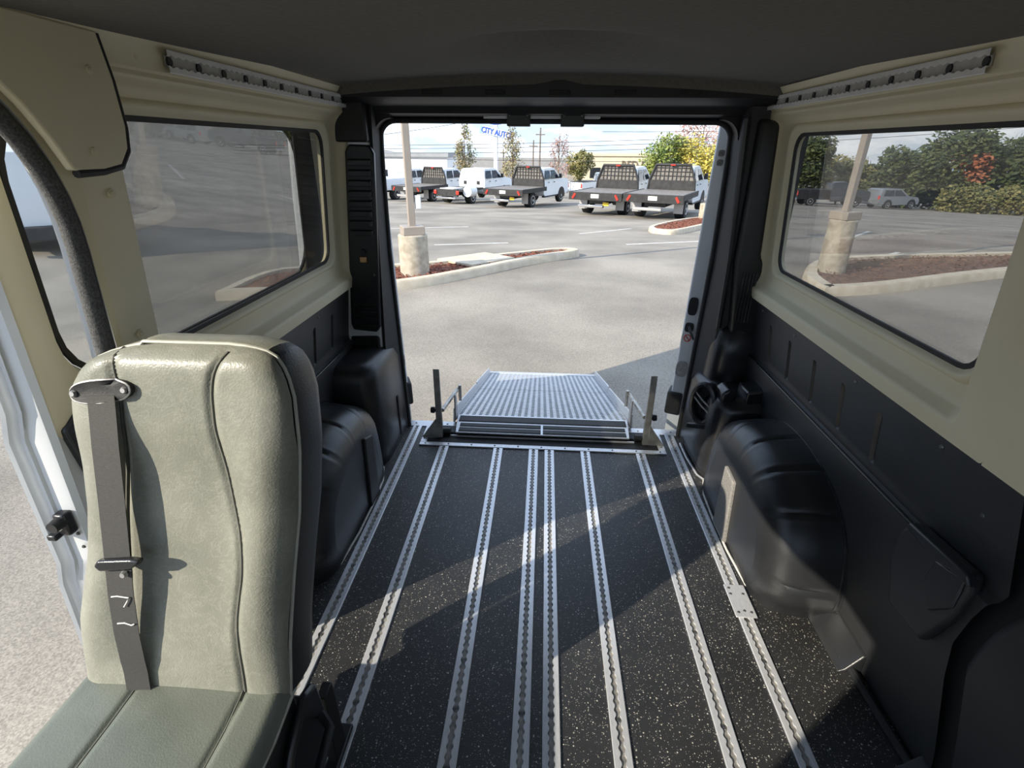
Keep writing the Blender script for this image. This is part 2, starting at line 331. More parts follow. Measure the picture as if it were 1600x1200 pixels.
# moulded pocket on the right lower panel
po = [(1.10, .59), (.905, .605), (.893, .56), (.905, .47), (.950, .34), (1.076, .336), (1.126, .45), (1.126, .54)]
MB().prism(po, (.972, 0, 0), (0, 1, 0), (0, 0, 1), (-.034, 0, 0)).build('pocket_plate', 'wall_vinyl', wr, bevel=.012, seg=3)
MB().prism([(1.085, .600), (.895, .612), (.880, .590), (.94, .585), (.98, .572), (1.085, .580)], (.94, 0, 0), (0, 1, 0), (0, 0, 1), (-.022, 0, 0)).build('pocket_lip', 'black_plastic', wr, bevel=.005, seg=3)
MB().prism([(.990, .565), (.905, .585), (.905, .50), (.955, .44), (1.0, .50)], (.939, 0, 0), (0, 1, 0), (0, 0, 1), (-.008, 0, 0)).build('pocket_cover', 'black_plastic', wr, bevel=.006)
for (y, z, x) in [(.965, .72, .964), (1.93, .80, .952), (1.50, .80, .952), (1.12, .80, .952), (2.25, .80, .952)]:
    inst(screw_me, 'screw', wr, (x, y, z), (0, R(-90), 0), (1.3, 1.3, 1.3))
for (y, z, x) in [(1.55, .80, .952), (2.0, .80, .952), (2.37, 1.38, .882), (2.37, 1.02, .908)]:
    inst(screw_me, 'screw', wl, (-x, y, z), (0, R(90), 0), (1.3, 1.3, 1.3))
clip_me = MB().cyl((0, 0, 0), (0, 0, .004), .010, .009, 14).cyl((0, 0, .004), (0, 0, .007), .005, .004, 8).mesh('trim_clip', 'cream', True)
for (y, z) in [(1.03, 1.36), (1.02, 1.07), (1.17, 1.61)]:
    inst(clip_me, 'trim_clip', wl, (-xcream(min(z, 1.585))+.001, y, z), (0, R(90), 0))
# base mouldings where the right wall meets the floor
MB().prism([(0, 0), (.07, 0), (.05, .012), (.012, .07), (0, .075)], (.985, 1.11, 0), (-1, 0, 0), (0, 0, 1), (0, .225, 0)).build('base_bracket', 'black_plastic', wr, bevel=.004)
MB().tube([(.955, 1.11, .012), (.958, .95, .012), (.965, .80, .012)], .012, 8).build('base_bead', 'black_plastic', wr, True)
MB().prism([(0, 0), (.06, 0), (.04, .012), (.012, .05), (0, .055)], (.985, .62, 0), (-1, 0, 0), (0, 0, 1), (0, .23, 0)).build('base_bracket', 'black_plastic', wr, bevel=.004)
for yy in (1.15, .80): inst(screw_me, 'screw', wr, (.943, yy, .014), (0, R(-20), 0), (1.4, 1.4, 1.4))

# windows
def window(n, s, label):
    wn = thing(n, label, 'window', kind='structure')
    pane(s, 1.121, 2.234, .986, 1.502, .060, .061).build('glass', 'tinted_glass', wn)
    gasket(s, 1.118, 2.237, .983, 1.505, .058, .063).build('gasket', 'rubber', wn, True)
window('window_1', -1, 'tinted window in the cream wall behind the grey seat')
window('window_2', 1, 'tinted window in the right wall looking onto trees and a mulch bed')

# left door opening: jamb, seal, flap panel
def arc_path(x, dy=0, dz=0, z0=-.05):
    P = [(x, y0_+dy, z) for z, y0_ in ((z0, 1.03), (.3, 1.03), (.6, 1.03), (.75, 1.02), (.9, .98), (1.02, .957), (1.26, .955))]
    for i in range(1, 11):
        a = R(90*i/10); P.append((x, .675+dy+(.28)*math.cos(a), 1.26+(.34+dz)*math.sin(a)))
    P += [(x, .4, 1.60+dz), (x, .0, 1.60+dz), (x, -.42, 1.60+dz)]
    return P
def shear(P): return [(x+ (.055*max(0, z-.85)/.7), y, z) for x, y, z in P]
A = shear(arc_path(-.93)); B = shear(arc_path(-1.02, .035)); Bx = shear(arc_path(-1.034, .045, .015))
MB().grid([A, B, Bx]).build('door_jamb', 'white_paint', wl, True)
MB().tube(shear(arc_path(-.945, -.012, -.012)), .017, 10).build('door_seal', 'seal_fabric', wl, True)
MB().tube(shear(arc_path(-.972, .004, -.004)), .006, 8).build('inner_seal', 'rubber', wl, True)
# cream pillar face between the seal and window trim, and the rail over the opening
PZ = [0, .3, .6, .75, .84, .9, 1.0, 1.2, 1.26] + [1.26+.34*math.sin(R(9*i)) for i in range(1, 11)]
EY = [(0, 1.03), (.6, 1.03), (.75, 1.02), (.9, .98), (1.02, .957), (1.26, .955)]
inner = [(-(xcream(max(z, .84)))-.0, max(.968, interp(z, EY)+.013), z) for z in PZ]
edge = []
for z in PZ:
    y = interp(z, EY) if z <= 1.26 else .675+.28*math.cos(math.asin(min(1, (z-1.26)/.34)))
    edge.append((-(xcream(max(z, .84)))-.006, y, z))
MB().grid([inner, edge]).build('pillar_trim', 'cream', wl, True)
MB().grid([[(-.868, y, z) for z in (1.595, 1.62)] for y in (-.45, .3, .70, .97)]).build('opening_rail', 'cream', wl)
flap = [(1.0, 1.405), (1.045, 1.412), (1.072, 1.44), (1.082, 1.48), (1.082, 1.56), (1.072, 1.636), (.35, 1.642), (.35, 1.606), (.70, 1.604), (.755, 1.592), (.797, 1.570), (.840, 1.540), (.873, 1.504), (.905, 1.455), (.930, 1.405)]
MB().prism(flap, (-.872, 0, 0), (0, 1, 0), (0, 0, 1), (.018, 0, 0)).build('corner_flap', 'cream', wl, bevel=.004)
MB().tube([(-.862, .94, 1.400)]+[(-.862, y+.003, z-.003) for y, z in flap[:6]], .008, 8).build('flap_gasket', 'rubber', wl, True)
for (y, z) in [(1.03, 1.57), (.985, 1.435)]: inst(clip_me, 'trim_clip', wl, (-.854, y, z), (0, R(90), 0), (.8, .8, .8))
# front pillar and cab side, out of the picture, that bound the opening and its light
MB().box(-1.03, -.87, -.70, -.40, -.05, 1.64).build('front_pillar', 'cream', wl, bevel=.02)
MB().box(-1.03, -.95, -1.5, -.70, -.05, .85).build('cab_side', 'wall_vinyl', wl)
MB().box(.95, 1.03, -1.5, -.3, -.05, .85).build('cab_side', 'wall_vinyl', wr)
MB().box(.87, 1.03, -.55, -.29, -.05, 1.64).build('front_pillar', 'cream', wr, bevel=.02)

wf = MB().box(-1.03, 1.03, -1.58, -1.5, -.05, .92).build('wall_front_shade', 'wall_vinyl', bevel=.03)  # unseen wall added to cut front light and darken the headliner
tag(wf, 'unseen dark wall added behind the camera to shade the front headliner', 'wall', kind='structure')
# ------------------------------------------------------------------ ceiling
def ceil_z(x, y):
    k = max(0, 1-(abs(x)/.87)**2)
    z = 1.640-.004*(abs(x)/.86)**2.2 + (.030+.032*k)*sm((y-.75)/1.45)
    g_ = sm((y-1.18)/.20)*(1-sm((y-1.40)/.58))
    return z+.115*g_*math.exp(-(x/(.06+.42*max(0, y-1.18)))**2)
cyl_ = [-1.5, -.8, -.3, 0, .3, .6, .8] + [.9+.05*i for i in range(28)]
cxs = [-.87+1.74*i/48 for i in range(49)]
P = [[(x, y, ceil_z(x, y)) for x in cxs] for y in cyl_]
yl = cyl_[-1]
P.append([(x, yl+.012, ceil_z(x, yl)-.006) for x in cxs])
P.append([(x, yl+.014, ceil_z(x, yl)-.018-.012*abs(x)-.006*math.exp(-(x/.05)**2)*-1) for x in cxs])
P.append([(x, yl+.02, ceil_z(x, yl)-.034+.016*math.exp(-((x-.02)/.06)**2)-.004*abs(x)) for x in cxs])
P.append([(x, yl+.05, ceil_z(x, yl)-.030+.016*math.exp(-((x-.02)/.06)**2)) for x in cxs])
ce = MB().grid(P).build('ceiling', 'headliner', smooth=True, angle=60)
tag(ce, 'charcoal fabric headliner with a shallow hollow near the rear', 'ceiling', kind='structure')
ro = MB().grid([[(x, y, z) for y in (-1.5, .5, 2.58)] for x, z in [(-1.03, 1.62), (-.97, 1.68), (-.85, 1.74), (0, 1.78), (.85, 1.74), (.97, 1.66), (1.03, 1.5)]]).build('roof', 'body_white', ce)

# ------------------------------------------------------------------ rear frame
rear = thing('wall_rear', 'rear door frame of the van with black header and pillars', 'wall', kind='structure')
hp = [(2.27, 1.70), (2.275, 1.625), (2.31, 1.612), (2.40, 1.600), (2.415, 1.575), (2.50, 1.566), (2.52, 1.556), (2.57, 1.556), (2.57, 1.74), (2.3, 1.74)]
MB().loft([[(x, y, z) for y, z in hp] for x in (-.98, -.5, 0, .5, .98)]).build('header', 'dark_trim', rear, True, angle=30)
for i in range(5):
    MB().box(-.52+i*.25, -.44+i*.25, 2.271, 2.276, 1.632, 1.65).build('header_vent', 'rubber', rear, bevel=.002)
MB().box(-.30, .20, 2.462, 2.50, 1.560, 1.575).build('striker_rail', 'white_paint', rear, bevel=.003)
for xx in (-.148, .082):
    lb = MB().box(xx-.05, xx+.05, 2.45, 2.53, 1.530, 1.588).build('latch_bracket', 'black_plastic', rear, bevel=.004)
    for dx in (-.038, .038): inst(bolt_me, 'bolt', lb, (xx+dx, 2.449, 1.572), (R(90), 0, 0), (.7, .7, .7))
XJ = [(0, .760), (.5, .772), (.95, .785), (1.45, .778), (1.6, .76)]
def pillar(s, mname, zt, xr):
    rings = []
    for z in [i*zt/12 for i in range(13)]:
        xj = interp(z, XJ); x1 = xr(z)
        pts = [(1.03, 2.36), (x1+.02, 2.372), (x1+.006, 2.378), (x1, 2.392), (xj+.004, 2.49), (xj, 2.50), (xj, 2.57), (1.03, 2.57)]
        rings.append([(s*a, b2, z) for a, b2 in pts])
    return MB().loft(rings)
pillar(-1, 'white', 1.64, lambda z: .83-.055*z/1.45).build('pillar', 'white_paint', rear, True, angle=50)
js = []
for z in [i*1.64/12 for i in range(13)]:
    xj = interp(z, XJ); x1 = .83-.055*z/1.45
    js.append([(-(x1+.004), 2.374, z), (-(x1-.010), 2.372, z), (-(xj-.002), 2.488, z), (-(xj-.004), 2.53, z)])
MB().grid(js).build('jamb_rubber', 'rubber', rear, True)
pillar(1, 'black', 1.64, lambda z: .835-.05*z/1.45).build('pillar', 'dark_trim', rear, True, angle=50)
# rounded corners of the opening and its rubber seal
for s in (-1, 1):
    r = .075; cx_ = .776; cz_ = 1.558
    poly = [(cx_+.02, cz_+.02), (cx_+.02, cz_-r)] + [(cx_-r+r*math.cos(R(a)), cz_-r+r*math.sin(R(a))) for a in range(0, 91, 10)] + [(cx_-r, cz_+.02)]
    MB().prism([(s*a, b2) for a, b2 in poly], (0, 2.44, 0), (1, 0, 0), (0, 0, 1), (0, .13, 0)).build('corner_fillet', 'dark_trim', rear, True)
path = [(-interp(z, XJ)+.004, 2.515, z) for z in (0, .25, .5, .75, 1.0, 1.25, 1.46)]
path += [(-.776+.078-.075*math.cos(R(a)), 2.515, 1.478+.075*math.sin(R(a))) for a in range(15, 91, 15)]
full = path + [(0, 2.515, 1.553)] + [(-x, y, z) for x, y, z in reversed(path)]
MB().tube(full, .013, 10).build('opening_seal', 'rubber', rear, True)
# black louvred cover on the left rear pillar
lc = thing('pillar_cover', 'tall black louvred cover on the left rear pillar', 'pillar cover')
def fx(z, t): # position across the pillar face
    a = -(.968-.075*(z-.6)/.85); b2 = -(.806-.052*(z-.6)/.85); return a+(b2-a)*t
def yface(x): return 2.366
cov = [(fx(.655, .12), .625), (fx(.63, .85), .615), (fx(.66, .97), .645), (fx(1.42, .98), 1.42), (fx(1.45, .85), 1.452), (fx(1.45, .2), 1.455), (fx(1.42, .08), 1.425), (fx(.66, .06), .655)]
MB().prism(cov, (0, 2.378, 0), (1, 0, 0), (0, 0, 1), (0, -.030, 0)).build('panel', 'black_plastic', lc, bevel=.008)
for k in range(8):
    z = 1.40-k*.042
    MB().prism([(0, 0), (.016, -.006), (.016, -.030), (0, -.020)], (fx(z, .16), 2.350, z), (0, -1, 0), (0, 0, 1), (fx(z, .88)-fx(z, .16), 0, 0)).build('louvre', 'black_gloss', lc, bevel=.003)
for k in range(4):
    z = .76-k*.034
    MB().prism([(0, 0), (.008, -.004), (.008, -.020), (0, -.016)], (fx(z, .2), 2.350, z), (0, -1, 0), (0, 0, 1), (fx(z, .85)-fx(z, .2), 0, 0)).build('louvre', 'black_gloss', lc, bevel=.002)
MB().cyl((fx(.99, .55), 2.35, 1.005), (fx(.99, .55), 2.335, 1.005), .014, .012).build('lock_button', 'rubber', lc, True)
MB().box(fx(.96, .45), fx(.96, .66), 2.335, 2.35, .958, .985).build('latch', 'brass', lc, bevel=.003)
for (z, t) in [(1.24, .85), (.90, .85), (.74, .6)]: inst(screw_me, 'screw', lc, (fx(z, t), 2.347, z), (R(90), 0, 0), (1.2, 1.2, 1.2))
MB().prism([(-.962, .495), (-.835, .495), (-.825, .51), (-.822, .58), (-.832, .592), (-.965, .588)], (0, 2.375, 0), (1, 0, 0), (0, 0, 1), (0, -.02, 0)).build('lower_cover', 'black_plastic', lc, bevel=.006)
MB().prism([(-.93, 1.462), (-.775, 1.462), (-.775, 1.64), (-.90, 1.65)], (0, 2.40, 0), (1, 0, 0), (0, 0, 1), (0, -.07, 0)).build('upper_cover', 'black_plastic', lc, bevel=.01)
# right rear pillar vent strip
rc = thing('pillar_cover', 'black ribbed cover on the right rear pillar beside the cream wall', 'pillar cover')
MB().prism([(.86, .66), (.985, .66), (.975, .98), (.935, 1.02), (.905, 1.55), (.82, 1.56), (.825, 1.0)], (0, 2.385, 0), (1, 0, 0), (0, 0, 1), (0, -.05, 0)).build('panel', 'black_plastic', rc, bevel=.018, seg=3)
for k in range(5):
    MB().box(.868+k*.014, .875+k*.014, 2.328, 2.340, .72, .95).build('rib', 'black_gloss', rc, bevel=.002)
MB().tube([(.815, 2.37, .68), (.808, 2.365, 1.0), (.79, 2.365, 1.3), (.775, 2.37, 1.56)], .014, 8).build('edge_bead', 'black_gloss', rc, True)

# ------------------------------------------------------------------ corner covers at floor level
lb = thing('corner_cover', 'plain black moulded corner cover beside the left rear doorway', 'corner cover')
def plan(x0, k): return [(1.0, 2.05), (.84, 2.075), (.79, 2.10), (.768, 2.15), (x0, 2.30), (x0, 2.50), (1.0, 2.50)]
rings = []
for z, ins in [(0, 0), (.3, .004), (.45, .010), (.50, .022), (.525, .045), (.535, .085)]:
    rings.append([(-(min(1.0, x+ins) if x < 1 else x), y+(ins if y < 2.4 else 0), z) for x, y in plan(.762, 0)])
MB().loft(rings).build('body', 'black_plastic', lb, True, angle=60)
MB().box(-.766, -.758, 2.36, 2.385, .03, .26).build('slot', 'rubber', lb, bevel=.004)
rb = thing('corner_cover', 'black moulded corner unit with oval vent beside the right rear doorway', 'corner cover')
rings = []
for z, ins in [(0, 0), (.25, .006), (.36, .012), (.41, .03), (.43, .07)]:
    rings.append([((min(1.0, x+ins) if x < 1 else x), y+(ins if y < 2.4 else 0), z) for x, y in plan(.757, 0)])
MB().loft(rings).build('body', 'black_gloss', rb, True, angle=60)
rings = []
for z, ins in [(.35, 0), (.55, .006), (.66, .02), (.70, .05)]:
    rings.append([(.80+ins, 2.40, z), (.81+ins, 2.33+ins, z), (.86+ins, 2.30+ins, z), (.985, 2.31+ins, z), (.985, 2.47, z), (.80+ins, 2.47, z)])
MB().loft(rings).build('column', 'black_gloss', rb, True, angle=60)
oc = Vector((.775, 2.24, .345)); on = Vector((-.80, -.60, .05)).normalized(); ou = Vector((.60, -.80, 0)).normalized(); ov = on.cross(ou)
def oval(a, b2, d, n=28): return [oc+ou*a*math.cos(2*math.pi*i/n)+ov*b2*math.sin(2*math.pi*i/n)+on*d for i in range(n)]
MB().tube(oval(.062, .098, .022), .013, 8, closed=True).build('vent_ring', 'black_gloss', rb, True)
MB().loft([oval(.062, .098, -.03), oval(.062, .098, .022), oval(.055, .09, .022), oval(.052, .086, -.01)]).build('vent_well', 'dark_trim', rb, True)
for dz in (-.01, .02):
    MB().tube([oc+ou*-.058+ov*(dz+.03)+on*.022, oc+ov*(dz)+on*.03, oc+ou*.055+ov*(dz-.03)+on*.022], .004, 6).build('spoke', 'aluminium_dull', rb, True)
MB().prism([(-.06, -.155), (.045, -.115), (.055, -.085), (-.055, -.125)], oc+on*.012, ou, ov, on*.022).build('vent_lip', 'black_gloss', rb, bevel=.004)
MB().prism([(.80, .40), (.865, .41), (.86, .455), (.83, .475), (.80, .45)], (0, 2.12, 0), (1, 0, 0), (0, 0, 1), (0, .1, 0)).build('moulded_lug', 'black_gloss', rb, bevel=.012, seg=3)
MB().prism([(.90, .40), (.985, .42), (.985, .50), (.95, .475), (.90, .47)], (0, 2.10, 0), (1, 0, 0), (0, 0, 1), (0, .12, 0)).build('moulded_lug', 'black_gloss', rb, bevel=.01, seg=3)
MB().tube([(.745, 2.42, .006), (.745, 2.28, .006), (.76, 2.13, .006), (.80, 2.06, .006)], .006, 6).build('sealant_bead', 'aluminium_dull', rb, True)

# ------------------------------------------------------------------ wheel arch covers
AP = [(1.315, 0), (1.275, .09), (1.285, .20), (1.325, .30), (1.40, .385), (1.50, .435), (1.62, .462), (1.74, .468), (1.86, .455), (1.97, .415), (2.06, .345), (2.10, .24), (2.12, .12), (2.125, 0)]
def dense(P, n):
    # resample with Catmull-Rom
    out_ = []
    for i in range(len(P)-1):
        p0, p1, p2, p3 = P[max(i-1, 0)], P[i], P[i+1], P[min(i+2, len(P)-1)]
        for k in range(n):
            t = k/n
            out_.append(tuple(.5*((2*b2)+(-a+c3)*t+(2*a-5*b2+4*c3-d)*t*t+(-a+3*b2-3*c3+d)*t**3) for a, b2, c3, d in zip(p0, p1, p2, p3)))
    return out_+[P[-1]]
def arch(s, label, cloth):
    t = thing('wheel_arch_cover', label, 'wheel arch cover')
    D = dense(AP, 8); nD = len(D); cyy, czz = 1.70, .12
    grooves = [int(nD*f) for f in (.12, .30, .41, .53, .64, .74)]
    rings = []
    for x, ins, gd in [(.985, -.006, 0), (.968, -.002, 0), (.955, 0, 1), (.90, .004, 1), (.85, .010, 1), (.815, .022, 1), (.79, .040, 1), (.772, .062, 1), (.760, .090, .6), (.754, .12, .2), (.751, .15, 0)]:
        ring = []
        for i, (y, z) in enumerate(D):
            d = Vector((y-cyy, z-czz)); l_ = d.length; k_ = min(abs(i-gi) for gi in grooves)
            gr = gd*(.007 if k_ == 0 else (-.002 if k_ == 1 else 0))
            fac = max(0, 1-(ins+gr)/l_)
            yy = cyy+d.x*fac; zz = czz+d.y*fac
            zz = zz if z > .02 else 0
            if i in (0, nD-1): zz = 0
            ring.append((s*x, yy, max(0, zz)))
        rings.append(ring)
    mb = MB(); mb.loft(rings, caps=False, closed=False)
    last = rings[-1]; n0 = len(mb.v); mb.v += last; mb.f.append(tuple(range(n0, n0+len(last))))
    mb.build('shell', 'black_plastic', t, True, angle=50)
    fl_ = [(s*.966, y, z) for y, z in D]
    MB().tube(fl_, .006, 6).build('edge_rib', 'black_gloss', t, True)
    base = [(s*.965, 1.318, .003), (s*.86, 1.325, .003), (s*.79, 1.355, .003), (s*.755, 1.44, .003), (s*.742, 1.62, .003), (s*.742, 1.80, .003), (s*.75, 1.98, .003), (s*.78, 2.09, .003)]
    MB().tube(base, .0045, 6).build('sealant_bead', 'caulk', t, True)
    if cloth:
        MB().prism([(1.66, 0), (1.80, 0), (1.795, .285), (1.69, .275)], (s*.762, 0, 0), (0, 1, 0), (0, 0, 1), (-s*.024, 0, 0)).build('felt_patch', 'felt', t, bevel=.006)
    else:
        MB().prism([(1.78, 0), (1.90, 0), (1.89, .31), (1.80, .34)], (s*.775, 0, 0), (0, 1, 0), (0, 0, 1), (-s*.036, 0, 0)).build('anchor_bracket', 'dark_trim', t, bevel=.006)
    return t
arch(1, 'black moulded wheel arch cover with a grey felt patch under the right window', True)
arch(-1, 'black moulded wheel arch cover half hidden behind the grey seat', False)

# ------------------------------------------------------------------ floor and wall tracks
def track_mesh(n, pitch, wd, slot, neck, th):
    """one rail: two flanges with scalloped inner edges, walls and a channel bed; runs along +Y from 0"""
    top = MB(); L_ = n*pitch
    for s in (-1, 1):
        inner = []
        for k in range(n):
            for j in range(8):
                a = j/8; dd = abs(a-.5)*pitch
                xx = max(neck, math.sqrt(max(0, slot*slot-dd*dd)))
                inner.append((xx, (k+a)*pitch))
        inner.append((neck, L_))
        rows = [[(s*wd, y, 0) for _, y in inner], [(s*wd, y, th-.001) for _, y in inner], [(s*(wd-.0015), y, th) for _, y in inner], [(s*(wd-.004), y, th) for _, y in inner], [(s*xx, y, th) for xx, y in inner], [(s*xx, y, .0008) for xx, y in inner]]
        top.grid(rows)
    rail = top.mesh('rail', 'aluminium')
    bed = MB().box(-slot, slot, 0, L_, .0002, .0009).mesh('channel', 'track_channel')
    return rail, bed
scr_tr = MB().cyl((0, 0, .001), (0, 0, .0025), .0085, .007, 10).cyl((0, 0, .0024), (0, 0, .0032), .0035, .003, 6).mesh('screw', 'screw', True)
P_ = .0254
XT = [.0412, .228, .516, .7046]
tl = {-1: ['fourth aluminium floor track from the left wall, left one of the close middle pair', 'third aluminium floor track from the left wall, ending at the ramp frame', 'second aluminium floor track from the left wall, passing the seat foot', 'outermost left aluminium floor track running beside the left wheel arch'],
      1: ['right one of the close middle pair of aluminium floor tracks', 'third aluminium floor track from the right wall, ending at the ramp frame', 'second aluminium floor track from the right wall, in full sun near the front', 'outermost right aluminium floor track with a bolted joint plate on it']}
NI = 80; NO = 88
rail_i = track_mesh(NI, P_, .0245, .0098, .0058, .006); rail_o = track_mesh(NO, P_, .0245, .0098, .0058, .006)
for s in (-1, 1):
    for k, x in enumerate(XT):
        n = NO if k == 3 else NI; y1 = 2.515 if k == 3 else 2.303; y0 = y1-n*P_
        t = thing('floor_track', tl[s][k], 'floor track', (s*x, y0, .0002), group='aluminium floor tracks')
        rl, bd = rail_o if k == 3 else rail_i
        inst(rl, 'rail', t, (0, 0, 0)); inst(bd, 'channel', t, (0, 0, 0))
        for j in range(n-1, 0, -6): inst(scr_tr, 'screw', t, (0, (j+.5)*P_, 0))
# joint plate
jp = thing('joint_plate', 'small bolted aluminium plate joining the outermost right floor track', 'plate', (.706, 1.36, .0066))
MB().box(-.036, .036, -.072, .072, 0, .004).build('plate', 'aluminium', jp, bevel=.002)
for dx, dy in [(-.022, .055), (.020, .03), (-.024, .028), (.022, -.05), (-.022, -.052), (0, -.045)]: inst(screw_me, 'screw', jp, (dx, dy, .004), (0, 0, 0), (1.1, 1.1, .6))
# wall tracks under the ceiling
wrail, wbed = track_mesh(44, .0262, .0225, .0118, .0085, .009); wbed.materials.clear(); wbed.materials.append(M['wall_track_bed']); wrail.materials.clear(); wrail.materials.append(M['wall_track_face'])
for s, lab in ((-1, 'aluminium load track screwed under the ceiling above the left window'), (1, 'aluminium load track screwed under the ceiling above the right window')):
    t = thing('wall_track', lab, 'wall track', (s*.8555, 1.25, 1.6125), group='wall tracks')
    t.rotation_euler = (0, -s*R(93), 0)
    inst(wrail, 'rail', t, (0, 0, 0)); inst(wbed, 'channel', t, (0, 0, 0))
    hole = bpy.data.meshes.get('peg_hole') or MB().cyl((0, 0, .0009), (0, 0, .0045), .010, .009, 10).mesh('peg_hole', 'dark_trim', True)
    for j in range(0, 44, 4): inst(hole, 'peg_hole', t, (0, (j+.5)*.0262, 0))

# ------------------------------------------------------------------ ramp
rf = thing('ramp_frame', 'aluminium frame let into the floor around the ramp pocket', 'frame')
MB().box(-.62, .62, 2.33, 2.512, .0005, .003).build('pocket_floor', 'rubber', rf)
MB().box(-.652, .652, 2.306, 2.338, .0005, .008).build('front_strip', 'aluminium', rf, bevel=.002)
for s in (-1, 1): MB().box(min(s*.652, s*.618), max(s*.652, s*.618), 2.338, 2.512, .0005, .008).build('side_strip', 'aluminium', rf, bevel=.002)
MB().box(-.50, .50, 2.405, 2.415, .003, .012).build('divider_strip', 'aluminium', rf, bevel=.002)
MB().box(-.60, .60, 2.425, 2.50, .003, .02).build('hinge_block', 'rubber', rf, bevel=.004)
for i in range(11): inst(screw_me, 'screw', rf, (-.62+i*.124, 2.322, .008))
for s in (-1, 1):
    for y in (2.37, 2.42, 2.47): inst(screw_me, 'screw', rf, (s*.636, y, .008))
rp = thing('wheelchair_ramp', 'perforated aluminium wheelchair ramp sloping from the van floor to the ground', 'ramp')
p0 = Vector((0, 2.555, .045)); p1 = Vector((0, 4.52, -.525)); dl = (p1-p0).normalized(); LL = (p1-p0).length; nn = Vector((1, 0, 0)).cross(dl)
def RPt(x, t, h): v = p0+dl*t+nn*h; return (x, v.y, v.z)
def perf(t0, t1, ny):
    mb = MB(); nx = 26; wx = .99/nx; wt = (t1-t0)/ny
    for i in range(nx):
        for j in range(ny):
            a0 = -.495+i*wx; a1 = a0+wx; b0 = t0+j*wt; b1 = b0+wt
            h0 = a0+wx*.25; h1 = a1-wx*.25; g0 = b0+wt*.20; g1 = b1-wt*.20
            mb.add([RPt(a0, b0, 0), RPt(a1, b0, 0), RPt(a1, b1, 0), RPt(a0, b1, 0), RPt(h0, g0, .001), RPt(h1, g0, .001), RPt(h1, g1, .001), RPt(h0, g1, .001), RPt(h0, g0, -.006), RPt(h1, g0, -.006), RPt(h1, g1, -.006), RPt(h0, g1, -.006)],
                   [(0, 1, 5, 4), (1, 2, 6, 5), (2, 3, 7, 6), (3, 0, 4, 7), (4, 5, 9, 8), (5, 6, 10, 9), (6, 7, 11, 10), (7, 4, 8, 11)])
    return mb
perf(.03, LL*.50, 27).build('near_deck', 'ramp_aluminium', rp); perf(LL*.505, LL-.10, 25).build('far_deck', 'ramp_aluminium', rp)
MB().prism([(-.49, .03), (.49, .03), (.49, LL-.08), (-.49, LL-.08)], RPt(0, 0, -.014), (1, 0, 0), dl, nn*-.004).build('hole_shade_sheet', 'track_channel', rp)  # dark sheet added below the deck so its holes look shaded
MB().prism([(-.50, LL-.10), (.50, LL-.10), (.50, LL+.02), (-.50, LL+.02)], RPt(0, 0, -.004), (1, 0, 0), dl, nn*.008).build('end_lip', 'aluminium', rp)
for s in (-1, 1):
    for a, b2, n in ((.0, LL*.50, 'side_rail'), (LL*.505, LL-.02, 'side_rail')):
        MB().prism([(a, -.03), (b2, -.03), (b2, .035 if b2 < LL*.6 else .02), (b2-.06, .048), (a+.06, .055), (a, .05)], (s*.497, p0.y, p0.z), dl, nn, (s*.010, 0, 0)).build(n, 'aluminium', rp, bevel=.002)
# transition plate with black grip strips
MB().prism([(-.47, -.155), (.47, -.155), (.485, .035), (-.485, .035)], (0, 2.555, .037), (1, 0, 0), (0, 1, .05), (0, 0, .008)).build('transition_plate', 'aluminium', rp, bevel=.003)
for a, b2 in ((-.145, -.108), (-.095, -.062)):
    for x0, x1 in ((-.455, -.006), (.006, .455)):
        MB().box(x0, x1, 2.555+a, 2.555+b2, .0425+.05*a, .0478+.05*b2).build('grip_strip', 'rubber', rp)
MB().box(-.468, .468, 2.512, 2.572, .0435, .0475).build('grip_strip', 'rubber', rp)
# arms
for s in (-1, 1):
    ar = MB().prism([(-.045, .0), (.045, 0), (.028, .16), (.020, .36), (.010, .385), (-.012, .39), (-.020, .37), (-.028, .16)], (s*.538, 2.40, .008), (0, .35, -.0), (s*.02, .06, 1), (s*.032, 0, 0)).build('arm', 'steel_worn', rp, bevel=.002)
    MB().prism([(0, 0), (.085, 0), (0, .12)], (s*.566, 2.385, .008), (s, 0, 0), (0, 0, 1), (0, .012, 0)).build('gusset', 'steel_worn', rp, bevel=.002)
    MB().cyl((s*.50, 2.42, .03), (s*.55, 2.42, .03), .018).build('pivot', 'dark_trim', rp, True)
    MB().cyl((s*.555, 2.435, .15), (s*.60, 2.435, .15), .013, .011).build('pivot_bolt', 'dark_trim', rp, True)
    MB().cyl((s*.585, 2.435, .15), (s*.605, 2.435, .15), .019, .017, 6).build('pivot_nut', 'dark_trim', rp, True)
    MB().tube([(s*.54, 2.425, .155), (s*.515, 2.60, .155), (s*.507, 2.74, .135)], .011, 8).build('link_rod', 'steel_worn', rp, True)
    MB().cyl((s*.495, 2.74, .06), (s*.495, 2.74, .16), .010, .010, 8).build('link_post', 'steel_worn', rp, True)
    MB().prism([(0, 0), (.06, 0), (.05, .13), (.02, .17), (0, .16)], (s*.488, 2.54, .03), (0, 1, -.2), (0, 0, 1), (s*.008, 0, 0)).build('hinge_cheek', 'aluminium_dull', rp, bevel=.002)

